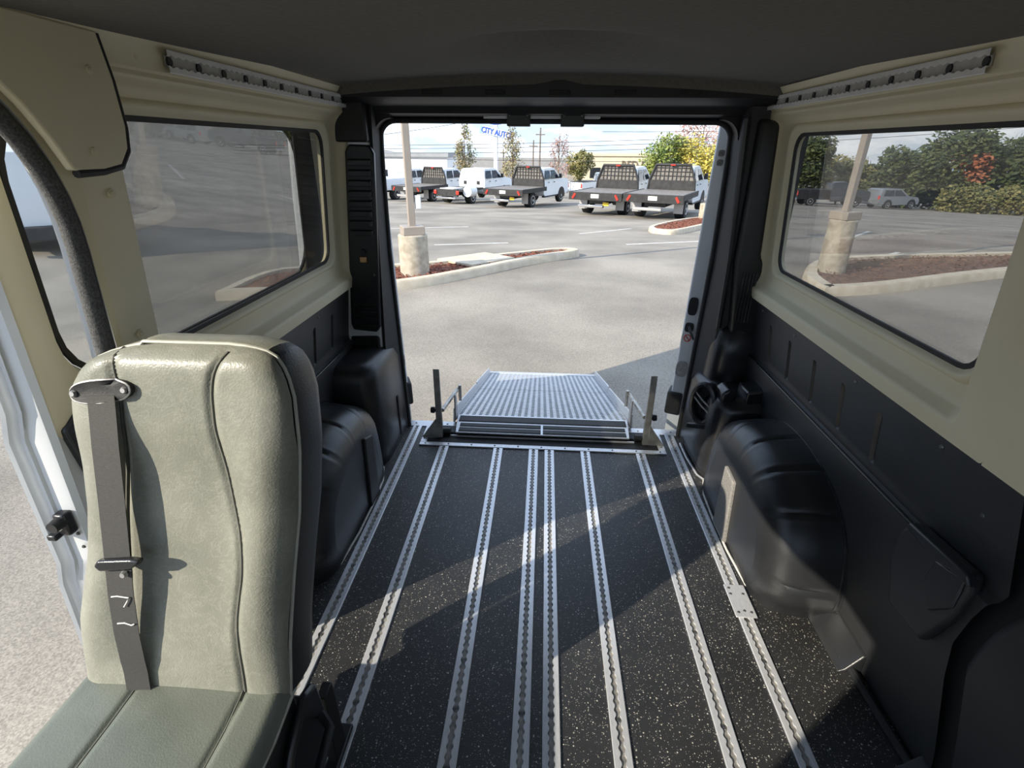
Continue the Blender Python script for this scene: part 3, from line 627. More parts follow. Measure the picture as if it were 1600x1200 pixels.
# ------------------------------------------------------------------ sliding door (slid open outside the left wall)
sdn = thing('door_1', 'white sliding side door standing open outside the left wall', 'door', kind='structure')
XO = [(-.3, -1.19), (.0, -1.215), (.25, -1.222), (.45, -1.205), (.52, -1.185), (.70, -1.178), (.86, -1.172), (.93, -1.150), (1.05, -1.140), (1.25, -1.13), (1.6, -1.10)]
def xin(z): return -1.085+(max(z, .3)-.9)*.05
def door_ring(a, b2, c3, d, r, fn, off=0): return [(fn(z)+off, y, z) for y, z in rrect(a, b2, c3, d, r, 5, 14)]
xo = lambda z: interp(z, XO)
MB().loft([door_ring(.885, 2.44, -.3, 1.60, .04, xo), door_ring(.93, 2.40, .0, 1.58, .05, xo), door_ring(1.0, 2.32, .90, 1.53, .06, xo), door_ring(1.0, 2.32, .90, 1.53, .06, xo, .03)], caps=False).build('outer_skin', 'body_white', sdn, True, angle=30)
MB().loft([door_ring(.918, 2.40, .84, 1.592, .03, xin), door_ring(.93, 2.39, .86, 1.58, .04, xin, .006), door_ring(.985, 2.31, .918, 1.535, .14, xin, .004), door_ring(.998, 2.295, .930, 1.522, .14, xin, -.02)], caps=False).build('inner_trim', 'cream', sdn, True, angle=50)
DZ = [-.28, -.1, .0, .1, .2, .25, .32, .4, .45, .48, .52, .6, .7, .8, .86, .89, .93, 1.0, 1.1, 1.25, 1.4, 1.5, 1.59]
MB().grid([[(xo(z), .885, z) for z in DZ], [(xo(z)+.006, .874, z) for z in DZ], [(xo(z)+.014, .878, z) for z in DZ], [(xo(z)+.020, .898, z) for z in DZ], [(xo(z)+.030, .901, z) for z in DZ], [(xo(z)+.038, .890, z) for z in DZ],
           [(xo(z)*.45+(xin(z)-.01)*.55, .897, z) for z in DZ], [(xin(z)-.014, .902, z) for z in DZ], [(xin(z)-.006, .905, z) for z in DZ], [(xin(z)+.002, .918, z) for z in DZ]]).build('leading_edge', 'white_paint', sdn, True, angle=35)
MB().grid([[(xin(z)-.004+dx, y, z) for z in (-.28, .2, .5, .86)] for y, dx in [(.918, 0), (.99, .004), (1.6, .004), (2.4, 0)]]).build('inner_panel', 'white_paint', sdn, True)
MB().grid([[(xo(z), 2.44, z) for z in DZ], [(xin(z), 2.40, z) for z in DZ]]).build('trailing_edge', 'dark_trim', sdn)
ring = rrect(1.0, 2.293, .932, 1.520, .138, 5, 2)
MB().loft([[(xin(z)-.018, y, z) for y, z in ring], [(xin(z)-.023, y, z) for y, z in ring]]).build('glass', 'door_glass', sdn)
A_ = rrect(.998, 2.295, .930, 1.522, .14); B_ = rrect(1.010, 2.283, .942, 1.510, .13)
MB().loft([[(xin(z)+o, y, z) for y, z in rg] for rg, o in ((A_, -.008), (B_, -.008), (B_, -.017), (A_, -.017))], caps=False, wrap=True).build('gasket', 'rubber', sdn)
MB().prism([(.967, .868), (1.07, .93), (1.13, .92), (1.13, .70), (1.08, .69), (.985, .74)], (-1.094, -.04, 0), (0, 1, 0), (0, 0, 1), (.022, 0, 0)).build('handle_cover', 'black_plastic', sdn, bevel=.006)
MB().prism([(1.03, .86), (1.07, .90), (1.12, .88), (1.10, .80), (1.06, .74), (1.035, .78)], (-1.072, -.04, 0), (0, 1, 0), (0, 0, 1), (.022, 0, 0)).build('inside_handle', 'black_gloss', sdn, bevel=.008)
MB().prism([(.975, .66), (1.10, .68), (1.10, .45), (1.0, .45)], (-1.108, -.04, 0), (0, 1, 0), (0, 0, 1), (.015, 0, 0)).build('lower_cover', 'black_plastic', sdn, bevel=.005)
MB().prism([(2.22, .845), (2.42, .845), (2.42, 1.585), (2.22, 1.585)], (-1.122, 0, 0), (0, 1, 0), (.05, 0, 1), (.012, 0, 0)).build('rear_frame', 'dark_trim', sdn, bevel=.004)
lt = MB().box(-1.138, -1.108, .876, .902, .610, .670).build('door_latch', 'black_gloss', sdn, bevel=.006)
MB().cyl((-1.123, .885, .65), (-1.123, .855, .65), .016, .013).build('latch_pin', 'rubber', lt, True)
MB().box(-1.156, -1.134, .862, .89, .605, .62).build('latch_tongue', 'black_gloss', lt, bevel=.003)
inst(clip_me, 'trim_clip', sdn, (xin(.93)+.013, 1.0, .955), (0, R(90), 0), (.8, .8, .8))
for z in (.60, .56): inst(screw_me, 'screw', sdn, (-1.114, .898, z), (R(90), 0, 0))

# ------------------------------------------------------------------ rear doors
def rear_door(name, s, label, ang, hx):
    t = thing(name, label, 'door', (s*hx, 2.635, 0), kind='structure')
    # local: d along door from hinge, n across thickness (towards the van axis)
    d = Vector((s*math.cos(R(ang)), math.sin(R(ang)), 0)); n = Vector((-s*math.sin(R(ang)), math.cos(R(ang)), 0))*1
    if n.x*s > 0: n = -n
    lean = .030
    def Q(a, b2, z): v = d*a+n*b2; return (v.x+s*lean*z*.8, v.y, z)
    W = .80; T = .085
    mb = MB()
    # frame: two stiles, bottom panel, top rail; window between
    def slab(a0, a1, z0, z1):
        zs = [z0+(z1-z0)*i/4 for i in range(5)]
        mb.loft([[Q(a0, 0, z), Q(a0, T, z), Q(a1, T, z), Q(a1, 0, z)] for z in zs])
    slab(0, .10, -.12, 1.58); slab(W-.10, W, -.12, 1.58); slab(.10, W-.10, -.12, .92); slab(.10, W-.10, 1.47, 1.58)
    mb.build('door_shell', 'white_paint', t, bevel=.008)
    MB().loft([[Q(.10, .04, z), Q(.10, .046, z), Q(W-.10, .046, z), Q(W-.10, .04, z)] for z in (.92, 1.47)]).build('glass', 'car_glass', t)
    mid = T*.62
    def edge_oval(zc, hz, hn, nm, mt, dep=.006, cn=mid):
        ring = [(cn+hn*math.copysign(abs(math.cos(k))**.6, math.cos(k)), zc+hz*math.copysign(abs(math.sin(k))**.6, math.sin(k))) for k in [2*math.pi*i/20 for i in range(20)]]
        return MB().loft([[Q(-.0, b2, z) for b2, z in ring], [Q(-dep, b2, z) for b2, z in ring]]).build(nm, mt, t, True)
    edge_oval(.70, .048, .024, 'grommet', 'rubber')
    edge_oval(.585, .026, .022, 'cable_socket', 'dark_trim')
    MB().tube([Q(-.004, mid, .59), Q(-.03, mid-.01, .575), Q(-.045, mid-.035, .54), Q(-.03, mid-.06, .53)], .008, 8).build('cable', 'rubber', t, True)
    hz = edge_oval(.345, .045, .030, 'hinge', 'aluminium_dull', .010)
    for bz, bn in ((.37, .016), (.37, -.014), (.33, -.012)):
        inst(bolt_me, 'bolt', hz, Q(-.010, mid+bn, bz), (R(90), 0, s*R(90-ang)), (.9, .9, .9))
    edge_oval(1.43, .014, .014, 'grommet', 'screw', .005); edge_oval(1.39, .014, .014, 'grommet', 'screw', .005)
    if s > 0:
        stk = edge_oval(.515, .050, .030, 'warning_sticker', 'sticker', .0015)
        ring = [(mid+.017*math.cos(2*math.pi*i/20), .525+.019*math.sin(2*math.pi*i/20)) for i in range(20)]
        MB().tube([Q(-.002, a, z) for a, z in ring], .003, 5, closed=True).build('red_circle', 'sticker_red', stk)
        MB().tube([Q(-.002, mid+.012, .538), Q(-.002, mid-.012, .512)], .003, 5).build('red_slash', 'sticker_red', stk)
    MB().loft([[Q(-.012, .02, z), Q(-.012, T+.02, z), Q(.10, T+.02, z), Q(.10, .02, z)] for z in (.06, .20)]).build('corner_rubber', 'rubber', t, bevel=.012)
    return t
rear_door('door_2', -1, 'white left rear door swung open behind the black louvred pillar', 68, .86)
rear_door('door_3', 1, 'white right rear door swung open with a red warning sticker on its edge', 68, .80)

# ------------------------------------------------------------------ seat
seat = thing('van_seat', 'single pale grey-green vinyl van seat with a shoulder belt', 'seat', (-.72, .68, 0))
S0 = Vector((-.72, .68, 0))
sv = Vector((0, .2124, .9772)); sn = Vector((0, .9772, -.2124)); sb0 = Vector((0, .68, .43))
def BK(x, t, h): v = sb0+sv*t+sn*h-S0; return (x+.72, v.y, v.z)
OL = [(-.03, -.958), (0, -.955), (.15, -.936), (.298, -.900), (.395, -.886), (.50, -.880), (.60, -.876), (.635, -.868), (.66, -.850), (.680, -.828), (.696, -.790), (.706, -.745), (.711, -.66)]
OR_ = [(-.03, -.522), (0, -.520), (.10, -.514), (.25, -.495), (.389, -.474), (.519, -.464), (.617, -.467), (.65, -.474), (.672, -.482), (.690, -.494), (.702, -.515), (.708, -.55), (.711, -.62)]
SL = [(0, -.826), (.20, -.808), (.373, -.791), (.531, -.769), (.62, -.766), (.711, -.775)]
SR = [(0, -.601), (.172, -.593), (.28, -.572), (.357, -.570), (.488, -.589), (.56, -.598), (.636, -.598), (.68, -.585), (.711, -.560)]
def smooth_tab(t, tab):
    return (interp(t-.02, tab)+interp(t-.01, tab)+interp(t, tab)+interp(t+.01, tab)+interp(t+.02, tab))/5
rows = [-.03+.74*(1-(1-i/70)**1.35) for i in range(70)]+[.7109]
def front_h(x, t, xl, xr):
    ed = min(x-xl, xr-x); e2 = min(1, max(0, ed)/.05); e3 = min(1, max(0, .711-t)/.05)
    pf = math.sqrt(max(0, 1-(1-e2)**2))*math.sqrt(max(0, 1-(1-e3)**2))
    h = -.032*pf
    h -= .020*math.exp(-((ed-.06)/.05)**2)*sm((t)/.25)*(1-sm((t-.45)/.2))      # side bolsters
    h -= .012*sm((t-.46)/.12)*(1-sm((t-.68)/.03))                                # head rest swell
    h -= .010*math.exp(-((t-.12)/.12)**2)
    for tab in (SL, SR):
        d = x-smooth_tab(t, tab); h += .008*math.exp(-(d/.007)**2)*pf
    return h
P = []
for t in rows:
    xl = interp(t, OL); xr = interp(t, OR_)
    us = [i/110 for i in range(111)]
    P.append([BK(xl+(xr-xl)*(.5-.5*math.cos(math.pi*u))*.35+(xr-xl)*u*.65, t, front_h(xl+(xr-xl)*((.5-.5*math.cos(math.pi*u))*.35+u*.65), t, xl, xr)) for u in us])
bkr = MB().grid(P).build('backrest', 'seat_vinyl', seat, True, angle=80)
for tab in (SL, SR):
    pth = []
    for t in [i*.7/60 for i in range(61)]:
        x = smooth_tab(t, tab); pth.append(BK(x, t, front_h(x, t, interp(t, OL), interp(t, OR_))-.0022))
    MB().tube(pth, .0026, 6).build('seam', 'seam', bkr)
# band around the shell; the light vinyl wraps the left and the top, the right flank is dark
outl = [(interp(t, OL), t) for t in [-.03+i*.03 for i in range(22)]+[.62, .635, .65, .66, .67, .68, .69, .70, .706]] + [(-.74+i*.02, .711) for i in range(9)]
outr = [(interp(t, OR_), t) for t in [.708, .705, .70, .695, .69, .685, .68, .67, .66, .65, .635, .617]+[.60-i*.03 for i in range(22)]]
def band(pts):
    return MB().grid([[BK(x, t, h) for x, t in [((x-xc)*k+xc, (t-.33)*k+.33 if t > .33 else t) for x, t in pts]] for h, k in [(0, 1), (.012, 1.012), (.04, 1.02), (.08, 1.015), (.105, .99), (.118, .95), (.120, .5)]])
xc = -.69
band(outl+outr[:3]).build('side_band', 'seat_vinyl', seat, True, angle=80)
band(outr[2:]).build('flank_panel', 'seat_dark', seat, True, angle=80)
MB().tube([BK(x, t, -.001) for x, t in outl+outr], .0035, 6).build('piping', 'piping', seat, True)
# cushion
CY = [0, .004, .012, .03, .06, .12, .2, .3, .4, .46, .49, .505, .512]
def cush(u, d):
    xl = -.968; xr = -.522+.012*min(1, d/.1); x = xl+(xr-xl)*u
    ed = min(x-xl, xr-x); pf = math.sqrt(max(0, 1-(1-min(1, ed/.03))**2)); e3 = math.sqrt(max(0, 1-(1-min(1, (.512-d)/.05))**2))
    z = .395+.040*pf*e3+.008*math.sin(math.pi*u)
    for xs in (-.826, -.600): z -= .007*math.exp(-((x-xs)/.006)**2)*pf
    return (x-S0.x, .012-d, z)
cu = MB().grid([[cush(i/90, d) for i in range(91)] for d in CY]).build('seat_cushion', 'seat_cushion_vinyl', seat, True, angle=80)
for xs in (-.826, -.600):
    u = (xs+.968)/(.446+.012)
    MB().tube([(cush(u, d)[0], cush(u, d)[1], cush(u, d)[2]+.0005) for d in CY[1:]], .002, 5).build('seam', 'seam', cu)
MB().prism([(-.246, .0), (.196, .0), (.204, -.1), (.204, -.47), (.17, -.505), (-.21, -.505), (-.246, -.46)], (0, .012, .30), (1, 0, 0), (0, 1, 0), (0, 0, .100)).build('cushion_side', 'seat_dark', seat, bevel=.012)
MB().tube([(-.246, .01, .398), (-.247, -.46, .398), (-.21, -.50, .398), (.17, -.50, .398), (.207, -.47, .398), (.207, -.1, .398), (.198, .01, .398)], .004, 6).build('piping', 'piping', seat, True)
MB().box(-.23, .19, -.45, .06, .255, .30).build('seat_frame', 'dark_trim', seat, bevel=.006)
MB().prism([(-.10, .17), (.06, .18), (.085, .30), (.075, .40), (.03, .42), (-.06, .36), (-.11, .29)], (.206, -.03, -.03), (0, 1, 0), (0, 0, 1), (.022, 0, 0)).build('recliner_cover', 'black_plastic', seat, bevel=.01)
MB().tube([(.235, .02, .30), (.262, .0, .285), (.268, -.09, .27)], .012, 8, flat=.7).build('recliner_lever', 'black_plastic', seat, True)
for x in (.0154, .204):
    for y in (-.36, .10):
        MB().prism([(-.03, .018), (.03, .018), (.022, .26), (-.022, .26)], (x-.012, y, 0), (0, 1, 0), (0, 0, 1), (.024, 0, 0)).build('leg', 'dark_trim', seat, bevel=.003)
    MB().box(x-.018, x+.018, -.42, .17, .0065, .022).build('foot_rail', 'dark_trim', seat, bevel=.004)
# belt
bz = [(.058*math.copysign(abs(math.cos(a))**.9, math.cos(a)), .021*math.copysign(abs(math.sin(a))**.8, math.sin(a))) for a in [2*math.pi*i/28 for i in range(28)]]
gx, gt = -.790, .628
hh = lambda x, t: front_h(x, t, interp(t, OL), interp(t, OR_))
def GZ(k, dh): return [BK(gx+a*k, gt+b2*k+.10*a*k, hh(gx+a*.8, gt+b2*.8)-dh) for a, b2 in bz]
bg_ = MB().loft([GZ(1.0, -.004), GZ(1.0, .006), GZ(.93, .012), GZ(.55, .010)]).build('belt_guide', 'rubber', seat, True, angle=50)
MB().tube(GZ(.96, .0095), .0022, 5, closed=True).build('guide_rim', 'aluminium_dull', bg_, True)
for dx in (-.047, .047):
    p_ = BK(gx+dx, gt+.10*dx, hh(gx+dx*.8, gt)-.011); inst(bolt_me, 'bolt', bg_, p_, (R(90-12), 0, 0), (1.1, 1.1, 1.1))
WB = [(-.788, .620, .040), (-.787, .60, .055), (-.785, .565, .062), (-.784, .53, .066), (-.785, .43, .070), (-.789, .33, .072), (-.795, .237, .072), (-.80, .15, .068), (-.806, .08, .058), (-.811, .047, .050), (-.815, .0, .044)]
def web(off, wd=.0245): 
    r_ = []
    for x, t, h in WB:
        h = max(h, max(-hh(x-wd, t), -hh(x, t), -hh(x+wd, t))+.010)
        r_.append([BK(x-wd, t, -h-off), BK(x+wd, t+.002, -h-off+.002)])
    return r_
a_, b_ = web(0), web(.0015)
belt = MB().loft([[p[0], p[1], q2[1], q2[0]] for p, q2 in zip(a_, b_)]).build('shoulder_belt', 'webbing', seat, True)
cx0, ct, ch = -.789, .305, .074
MB().prism([(-.040, -.002), (-.030, -.012), (.030, -.004), (.046, .006), (.050, .014), (.030, .016), (-.032, .010)], BK(cx0, ct, -ch-.010), (1, 0, 0), sv, sn*.016).build('belt_stop', 'black_gloss', seat, bevel=.004, seg=3)
inst(bolt_me, 'belt_button', seat, BK(cx0+.012, ct-.018, -ch-.002), (R(78), 0, 0), (1.2, 1.2, 1.6))
for pts in ([(-.812, .236), (-.800, .238), (-.778, .236), (-.782, .228), (-.790, .216)], [(-.812, .176), (-.797, .178), (-.784, .174), (-.778, .177)]):
    MB().tube([BK(x, t, -.0748 if t > .2 else -.0712) for x, t in pts], .0013, 5).build('chalk_mark', 'chalk', belt)

# ------------------------------------------------------------------ vehicles
def wheel(parent, x, y, r, wd, side):
    t = MB().loft([[(x+dx, y+rr_*math.cos(2*math.pi*i/24), r+rr_*math.sin(2*math.pi*i/24)) for i in range(24)] for dx, rr_ in [(-wd/2, r*.62), (-wd/2, r*.92), (-wd/2+.03, r), (wd/2-.03, r), (wd/2, r*.92), (wd/2, r*.62)]]).build('wheel', 'tire', parent, True)
    s = side; xo_ = x+s*wd/2
    MB().loft([[(xo_+s*dx, y+rr_*math.cos(2*math.pi*i/20), r+rr_*math.sin(2*math.pi*i/20)) for i in range(20)] for dx, rr_ in [(-.05, r*.60), (.012, r*.62), (.012, r*.54), (-.04, r*.46), (-.03, r*.2), (.03, r*.17)]]).build('rim', 'wheel_rim', t, True)
def shell(profile, hw, belt_z, taper, n=1):
    """extrude a side profile (y,z) across the width, leaning in above the belt line"""
    X = lambda z, s: s*(hw-(taper*max(0, z-belt_z)) - (.05*max(0, .75-z)))
    L_ = [(X(z, -1), y, z) for y, z in profile]; L2 = [(X(z, -.93), y, z) for y, z in profile]; Rr = [(X(z, 1), y, z) for y, z in profile]; R2 = [(X(z, .93), y, z) for y, z in profile]
    ctr_y = sum(p[0] for p in profile)/len(profile); ctr_z = sum(p[1] for p in profile)/len(profile)
    def infl(ring, k): return [(x, ctr_y+(y-ctr_y)*(1+k), ctr_z+(z-ctr_z)*(1+k*2)) for x, y, z in ring]
    return MB().loft([L_, infl(L2, .008), infl(R2, .008), Rr])
def sidepane(parent, poly, hw, belt_z, taper, mt='car_glass'):
    for s in (-1, 1):
        a = [(s*(hw-taper*max(0, z-belt_z)-.004), y, z) for y, z in poly]; b2 = [(s*(hw-taper*max(0, z-belt_z)+.012), y, z) for y, z in poly]
        MB().loft([a, b2]).build('side_window', mt, parent)
def arch_lip(parent, y, r, hw, mt='dark_trim'):
    for s in (-1, 1):
        MB().prism([(y+r*math.cos(R(a)), .40+r*math.sin(R(a))) for a in range(-10, 191, 20)], (s*(hw-.12), 0, 0), (0, 1, 0), (0, 0, 1), (s*.122, 0, 0)).build('wheel_arch', mt, parent)
def truck(label, pos, heading, kind='flatbed', paint='body_white', group='work trucks parked in a row', rack=True, crew=True, tank=False, plate=None):
    t = thing('work_truck' if kind in ('flatbed', 'utility', 'chassis') else 'pickup_truck', label, 'truck', (pos[0], pos[1], gz(pos[1], pos[0])), -heading, group)
    WBs = 4.1 if kind != 'pickup' else 3.7; r = .40
    c0 = 1.55; c1 = WBs-.10
    prof = [(c0, .62), (c0, 1.30), (c0+.08, 1.88), (c0+.22, 1.97), (c1-1.05, 1.99), (c1-.80, 1.95), (c1-.05, 1.42), (c1+.75, 1.36), (c1+1.08, 1.26), (c1+1.16, 1.05), (c1+1.16, .62), (c1+.9, .50), (c0+.2, .50)]
    shell(prof, .98, 1.32, .22).build('cab', paint, t, True, angle=28)
    my = (c0+c1-.5)/2
    sidepane(t, [(c0+.20, 1.40), (my-.06, 1.40), (my-.06, 1.86), (c0+.26, 1.86)], .98, 1.32, .22)
    sidepane(t, [(my+.06, 1.40), (c1-.28, 1.40), (c1-.85, 1.86), (my+.06, 1.86)], .98, 1.32, .22)
    MB().prism([(-.62, 1.42), (.62, 1.42), (.56, 1.82), (-.56, 1.82)], (0, c0-.012+.02, 0), (1, 0, 0), (0, .13, 1), (0, -.02, 0)).build('rear_window', 'car_glass', t)
    MB().prism([(-.72, 1.46), (.72, 1.46), (.66, 1.88), (-.66, 1.88)], (0, c1+1.68, 0), (1, 0, 0), (0, -1.22, 1), (0, .03, .02)).build('windscreen', 'car_glass', t)
    MB().box(-.75, .75, c1+1.14, c1+1.19, .72, 1.12).build('grille', 'bed_black', t, bevel=.02)
    MB().box(-.97, .97, c1+1.10, c1+1.28, .46, .70).build('front_bumper', 'chrome', t, bevel=.04)
    for s in (-1, 1):
        MB().box(min(s*.99, s*1.16), max(s*.99, s*1.16), c1-.42, c1-.32, 1.40, 1.66).build('mirror', 'bed_black', t, bevel=.03)
        for yy in (c0+.55, my+.35): MB().box(min(s*.985, s*1.012), max(s*.985, s*1.012), yy, yy+.16, 1.20, 1.245).build('door_handle', 'bed_black', t, bevel=.008)
        MB().box(min(s*.80, s*1.0), max(s*.80, s*1.0), c0+.1, c1-.55, .42, .50).build('running_board', 'bed_black', t, bevel=.02)
    arch_lip(t, WBs, .50, .985)
    for s in (-1, 1):
        wheel(t, s*.84, WBs, r, .25, s); wheel(t, s*.86, 0, r, .26 if kind == 'pickup' else .40, s)
    MB().box(-.42, .42, -1.1, c1, .52, .74).build('chassis', 'bed_black', t)
    if kind == 'pickup':
        bp = [(-1.12, .58), (-1.14, 1.30), (c0-.06, 1.34), (c0-.06, .56)]
        shell(bp, .98, 1.5, 0).build('cargo_bed', paint, t, True, angle=28); arch_lip(t, 0, .50, .985)
        MB().box(-.80, .80, -1.0, c0-.15, 1.30, 1.352).build('bed_cover', 'bed_black', t)
        MB().box(-.95, .95, -1.27, -1.12, .48, .68).build('rear_bumper', 'chrome', t, bevel=.03)
        for s in (-1, 1): MB().box(min(s*.80, s*.965), max(s*.80, s*.965), -1.16, -1.12, .88, 1.24).build('tail_light', 'red_lens', t, bevel=.01)
        return t
    if kind == 'flatbed':
        MB().box(-1.2, 1.2, -1.5, 1.42, .96, 1.02).build('deck', 'bed_deck', t)
        MB().box(-1.22, 1.22, -1.56, -1.48, .70, 1.03).build('rear_skirt', 'bed_black', t, bevel=.015)
        for s in (-1, 1):
            MB().box(min(s*1.16, s*1.23), max(s*1.16, s*1.23), -1.5, 1.42, .82, 1.04).build('side_rail', 'bed_black', t, bevel=.01)
            MB().prism([(-.035, -.10), (.035, -.10), (.035, .10), (-.035, .10)], (s*.98, -1.56, .86), (1, 0, s*.7), (s*-.6, 0, 1), (0, -.025, 0)).build('tail_light', 'red_lens', t)
            MB().box(min(s*.68, s*1.06), max(s*.68, s*1.06), -.62, -.60, .25, .78).build('mud_flap', 'aluminium_dull', t)
        MB().box(-.18, .18, -1.585, -1.56, .80, .96).build('number_plate', 'plate_white', t)
        if plate: MB().box(.30, .56, -1.30, -1.27, .48, .62).build('notice_plate', plate, t)
        MB().box(-.75, .40, -1.62, -1.40, .40, .52).build('step_bumper', 'chrome' if plate else 'aluminium_dull', t, bevel=.02)
    elif kind == 'chassis':
        MB().box(-.95, .95, -1.25, 1.42, .78, .90).build('deck', 'bed_black', t, bevel=.01)
        MB().box(-.80, .80, -1.33, -1.2, .50, .92).build('tail_board', 'bed_black', t, bevel=.02)
        MB().box(-.5, .5, -1.3, -.3, .90, .96).build('load_tray', 'plate_white', t, bevel=.02)
        for s in (-1, 1): MB().box(min(s*.72, s*.92), max(s*.72, s*.92), -1.38, -1.33, .62, .84).build('tail_light', 'red_lens', t, bevel=.02)
        MB().box(-.7, .7, -1.45, -1.3, .36, .46).build('rear_bumper', 'chrome', t, bevel=.02)
        for s in (-.5, .5): MB().box(s-.10, s+.10, c0-.05, c0+.0, 1.05, 1.25).build('cab_vent', 'bed_black', t)
    elif kind == 'utility':
        for s in (-1, 1):
            b3 = MB().box(min(s*.72, s*1.1), max(s*.72, s*1.1), -1.5, 1.42, .70, 1.45).build('locker', paint, t, bevel=.02)
            for k in range(3): MB().box(min(s*1.1, s*1.115), max(s*1.1, s*1.115), -1.42+k*.94, -.56+k*.94, .78, 1.38).build('locker_door', paint, b3, bevel=.01)
        MB().box(-.72, .72, -1.5, 1.42, .70, .95).build('deck', 'bed_deck', t)
        MB().box(-.72, .72, -1.52, -1.46, .72, 1.30).build('tailgate', paint, t, bevel=.015)
        MB().box(-1.08, 1.08, -1.72, -1.5, .50, .68).build('rear_bumper', paint, t, bevel=.02)
        for s in (-1, 1): MB().box(min(s*.80, s*1.0), max(s*.80, s*1.0), -1.53, -1.49, .85, 1.15).build('tail_light', 'red_lens', t, bevel=.01)
        for yy in (-1.3, 1.2):
            MB().tube([(-.9, yy, 1.45), (-.88, yy, 2.0), (.88, yy, 2.0), (.9, yy, 1.45)], .03, 6).build('ladder_rack', paint, t)
    if rack:
        y = 1.46
        MB().tube([(-1.02, y, 1.0), (-.98, y, 1.45), (-.74, y, 2.06), (.74, y, 2.06), (.98, y, 1.45), (1.02, y, 1.0)], .055, 8).build('rack_frame', 'bed_black', t)
        MB().prism([(-1.0, 1.02), (1.0, 1.02), (.98, 1.42), (-.98, 1.42)], (0, y-.02, 0), (1, 0, 0), (0, 0, 1), (0, .04, 0)).build('rack_panel', 'bed_black', t)
        MB().prism([(-.96, 1.42), (.96, 1.42), (.73, 2.02), (-.73, 2.02)], (0, y+.03, 0), (1, 0, 0), (0, 0, 1), (0, .012, 0)).build('rack_screen', 'bed_deck', t)
        for k in range(9):
            x = -.72+k*.18
            MB().box(x-.012, x+.012, y-.012, y+.012, 1.42, min(2.05, 1.42+(.98-abs(x))*2.6)).build('rack_bar', 'bed_black', t)
        for z in (1.60, 1.78, 1.93): MB().box(-.98+(z-1.42)*.4, .98-(z-1.42)*.4, y-.012, y+.012, z-.012, z+.012).build('rack_rail', 'bed_black', t)
        MB().box(-.10, .10, y-.09, y-.04, 2.02, 2.07).build('brake_light', 'red_lens', t)
    if tank:
        MB().cyl((1.22, -.9, .78), (1.22, -.2, .78), .30, .30, 18).build('white_tank', 'body_white', t, True)
    return t
HD = R(25)
def rearpos(px, py): # right rear wheel foot -> centre of the rear axle
    return (px-.95*math.cos(HD), py+.95*math.sin(HD))
truck('black flatbed work truck with white crew cab, behind the sign pole', rearpos(-.80, 30.1), HD, plate='amber_plate')
truck('black flatbed work truck just right of the white pickup, with amber plate', rearpos(3.65, 24.9), HD, plate='amber_plate')
truck('rightmost black flatbed work truck, beside the tan light pole', rearpos(5.78, 23.0), HD)
truck('white cab work truck with bare black chassis and white tank', rearpos(-4.6, 33.6), HD, kind='chassis', rack=False, tank=True)
truck('leftmost black flatbed work truck with barred rack and white crew cab', rearpos(-7.5, 35.8), HD)
truck('white utility body truck behind the nearer tan light pole', rearpos(-10.6, 38.0), HD, kind='utility', rack=False)
truck('white pickup truck parked between two black flatbeds', (3.3, 46), R(55), kind='pickup', rack=False, group='parked cars')
truck('dark pickup truck parked before the trees in the right window', (23.0, 49.5), R(93), kind='pickup', paint='car_black', rack=False, group='parked cars')
def car(name, label, cat, pos, heading, paint, prof, hw, belt_z, taper, sidew, wb, rearw, lights, bump):
    t = thing(name, label, cat, (pos[0], pos[1], gz(pos[1], pos[0])), -heading, 'parked cars')
    shell(prof, hw, belt_z, taper).build('body', paint, t, True, angle=28)
    for p in sidew: sidepane(t, p, hw, belt_z, taper)
    for s in (-1, 1):
        for y in wb: wheel(t, s*(hw-.12), y, .36, .24, s)
        x0, x1, y0, y1, z0, z1 = lights
        l_ = MB().box(min(s*x0, s*x1), max(s*x0, s*x1), y0, y1, z0, z1).build('tail_light', 'red_lens', t, bevel=.015)
    for y in wb: arch_lip(t, y, .44, hw+.004)
    if rearw: MB().prism(rearw[0], rearw[1], (1, 0, 0), rearw[2], (0, -.03, 0)).build('rear_window', 'car_glass', t)
    MB().box(-hw+.03, hw-.03, bump-.1, bump+.08, .36, .62).build('rear_bumper', 'bed_black' if paint == 'body_white' else paint, t, bevel=.03)
    return t
car('sport_utility_vehicle', 'silver sport utility vehicle parked beside the dark pickup in the right window', 'car', (30.2, 51.0), R(75), 'car_silver',
    [(-.95, .45), (-1.0, 1.0), (-.75, 1.62), (-.55, 1.70), (1.2, 1.70), (2.0, 1.12), (3.0, 1.0), (3.25, .75), (3.25, .4), (0, .35)], .93, 1.05, .25,
    [[(-.6, 1.12), (.45, 1.12), (.45, 1.60), (-.45, 1.60)], [(.55, 1.12), (1.75, 1.12), (1.15, 1.60), (.55, 1.60)]], (0, 2.5), None, (.72, .90, -1.02, -.92, .85, 1.15), -.98)
vp = [(0, .45), (-.03, 1.0), (.03, 1.80), (.15, 1.96), (2.6, 1.98), (3.3, 1.9), (4.0, 1.15), (4.7, .98), (4.85, .7), (4.8, .4), (2, .35)]
vn = car('cargo_van', 'white cargo van with red tail lights seen through the sliding door window', 'van', (-8.65, 9.15), R(-43), 'body_white',
    vp, .97, 1.1, .12, [[(2.7, 1.15), (3.7, 1.15), (3.2, 1.75), (2.7, 1.75)]], (.85, 3.85), None, (.82, .975, -.05, .03, .80, 1.22), -.02)
MB().box(-.012, .012, -.036, -.02, .62, 1.80).build('door_gap', 'bed_black', vn)
MB().box(-.85, .85, -.045, -.02, .98, 1.0).build('body_crease', 'white_paint', vn)

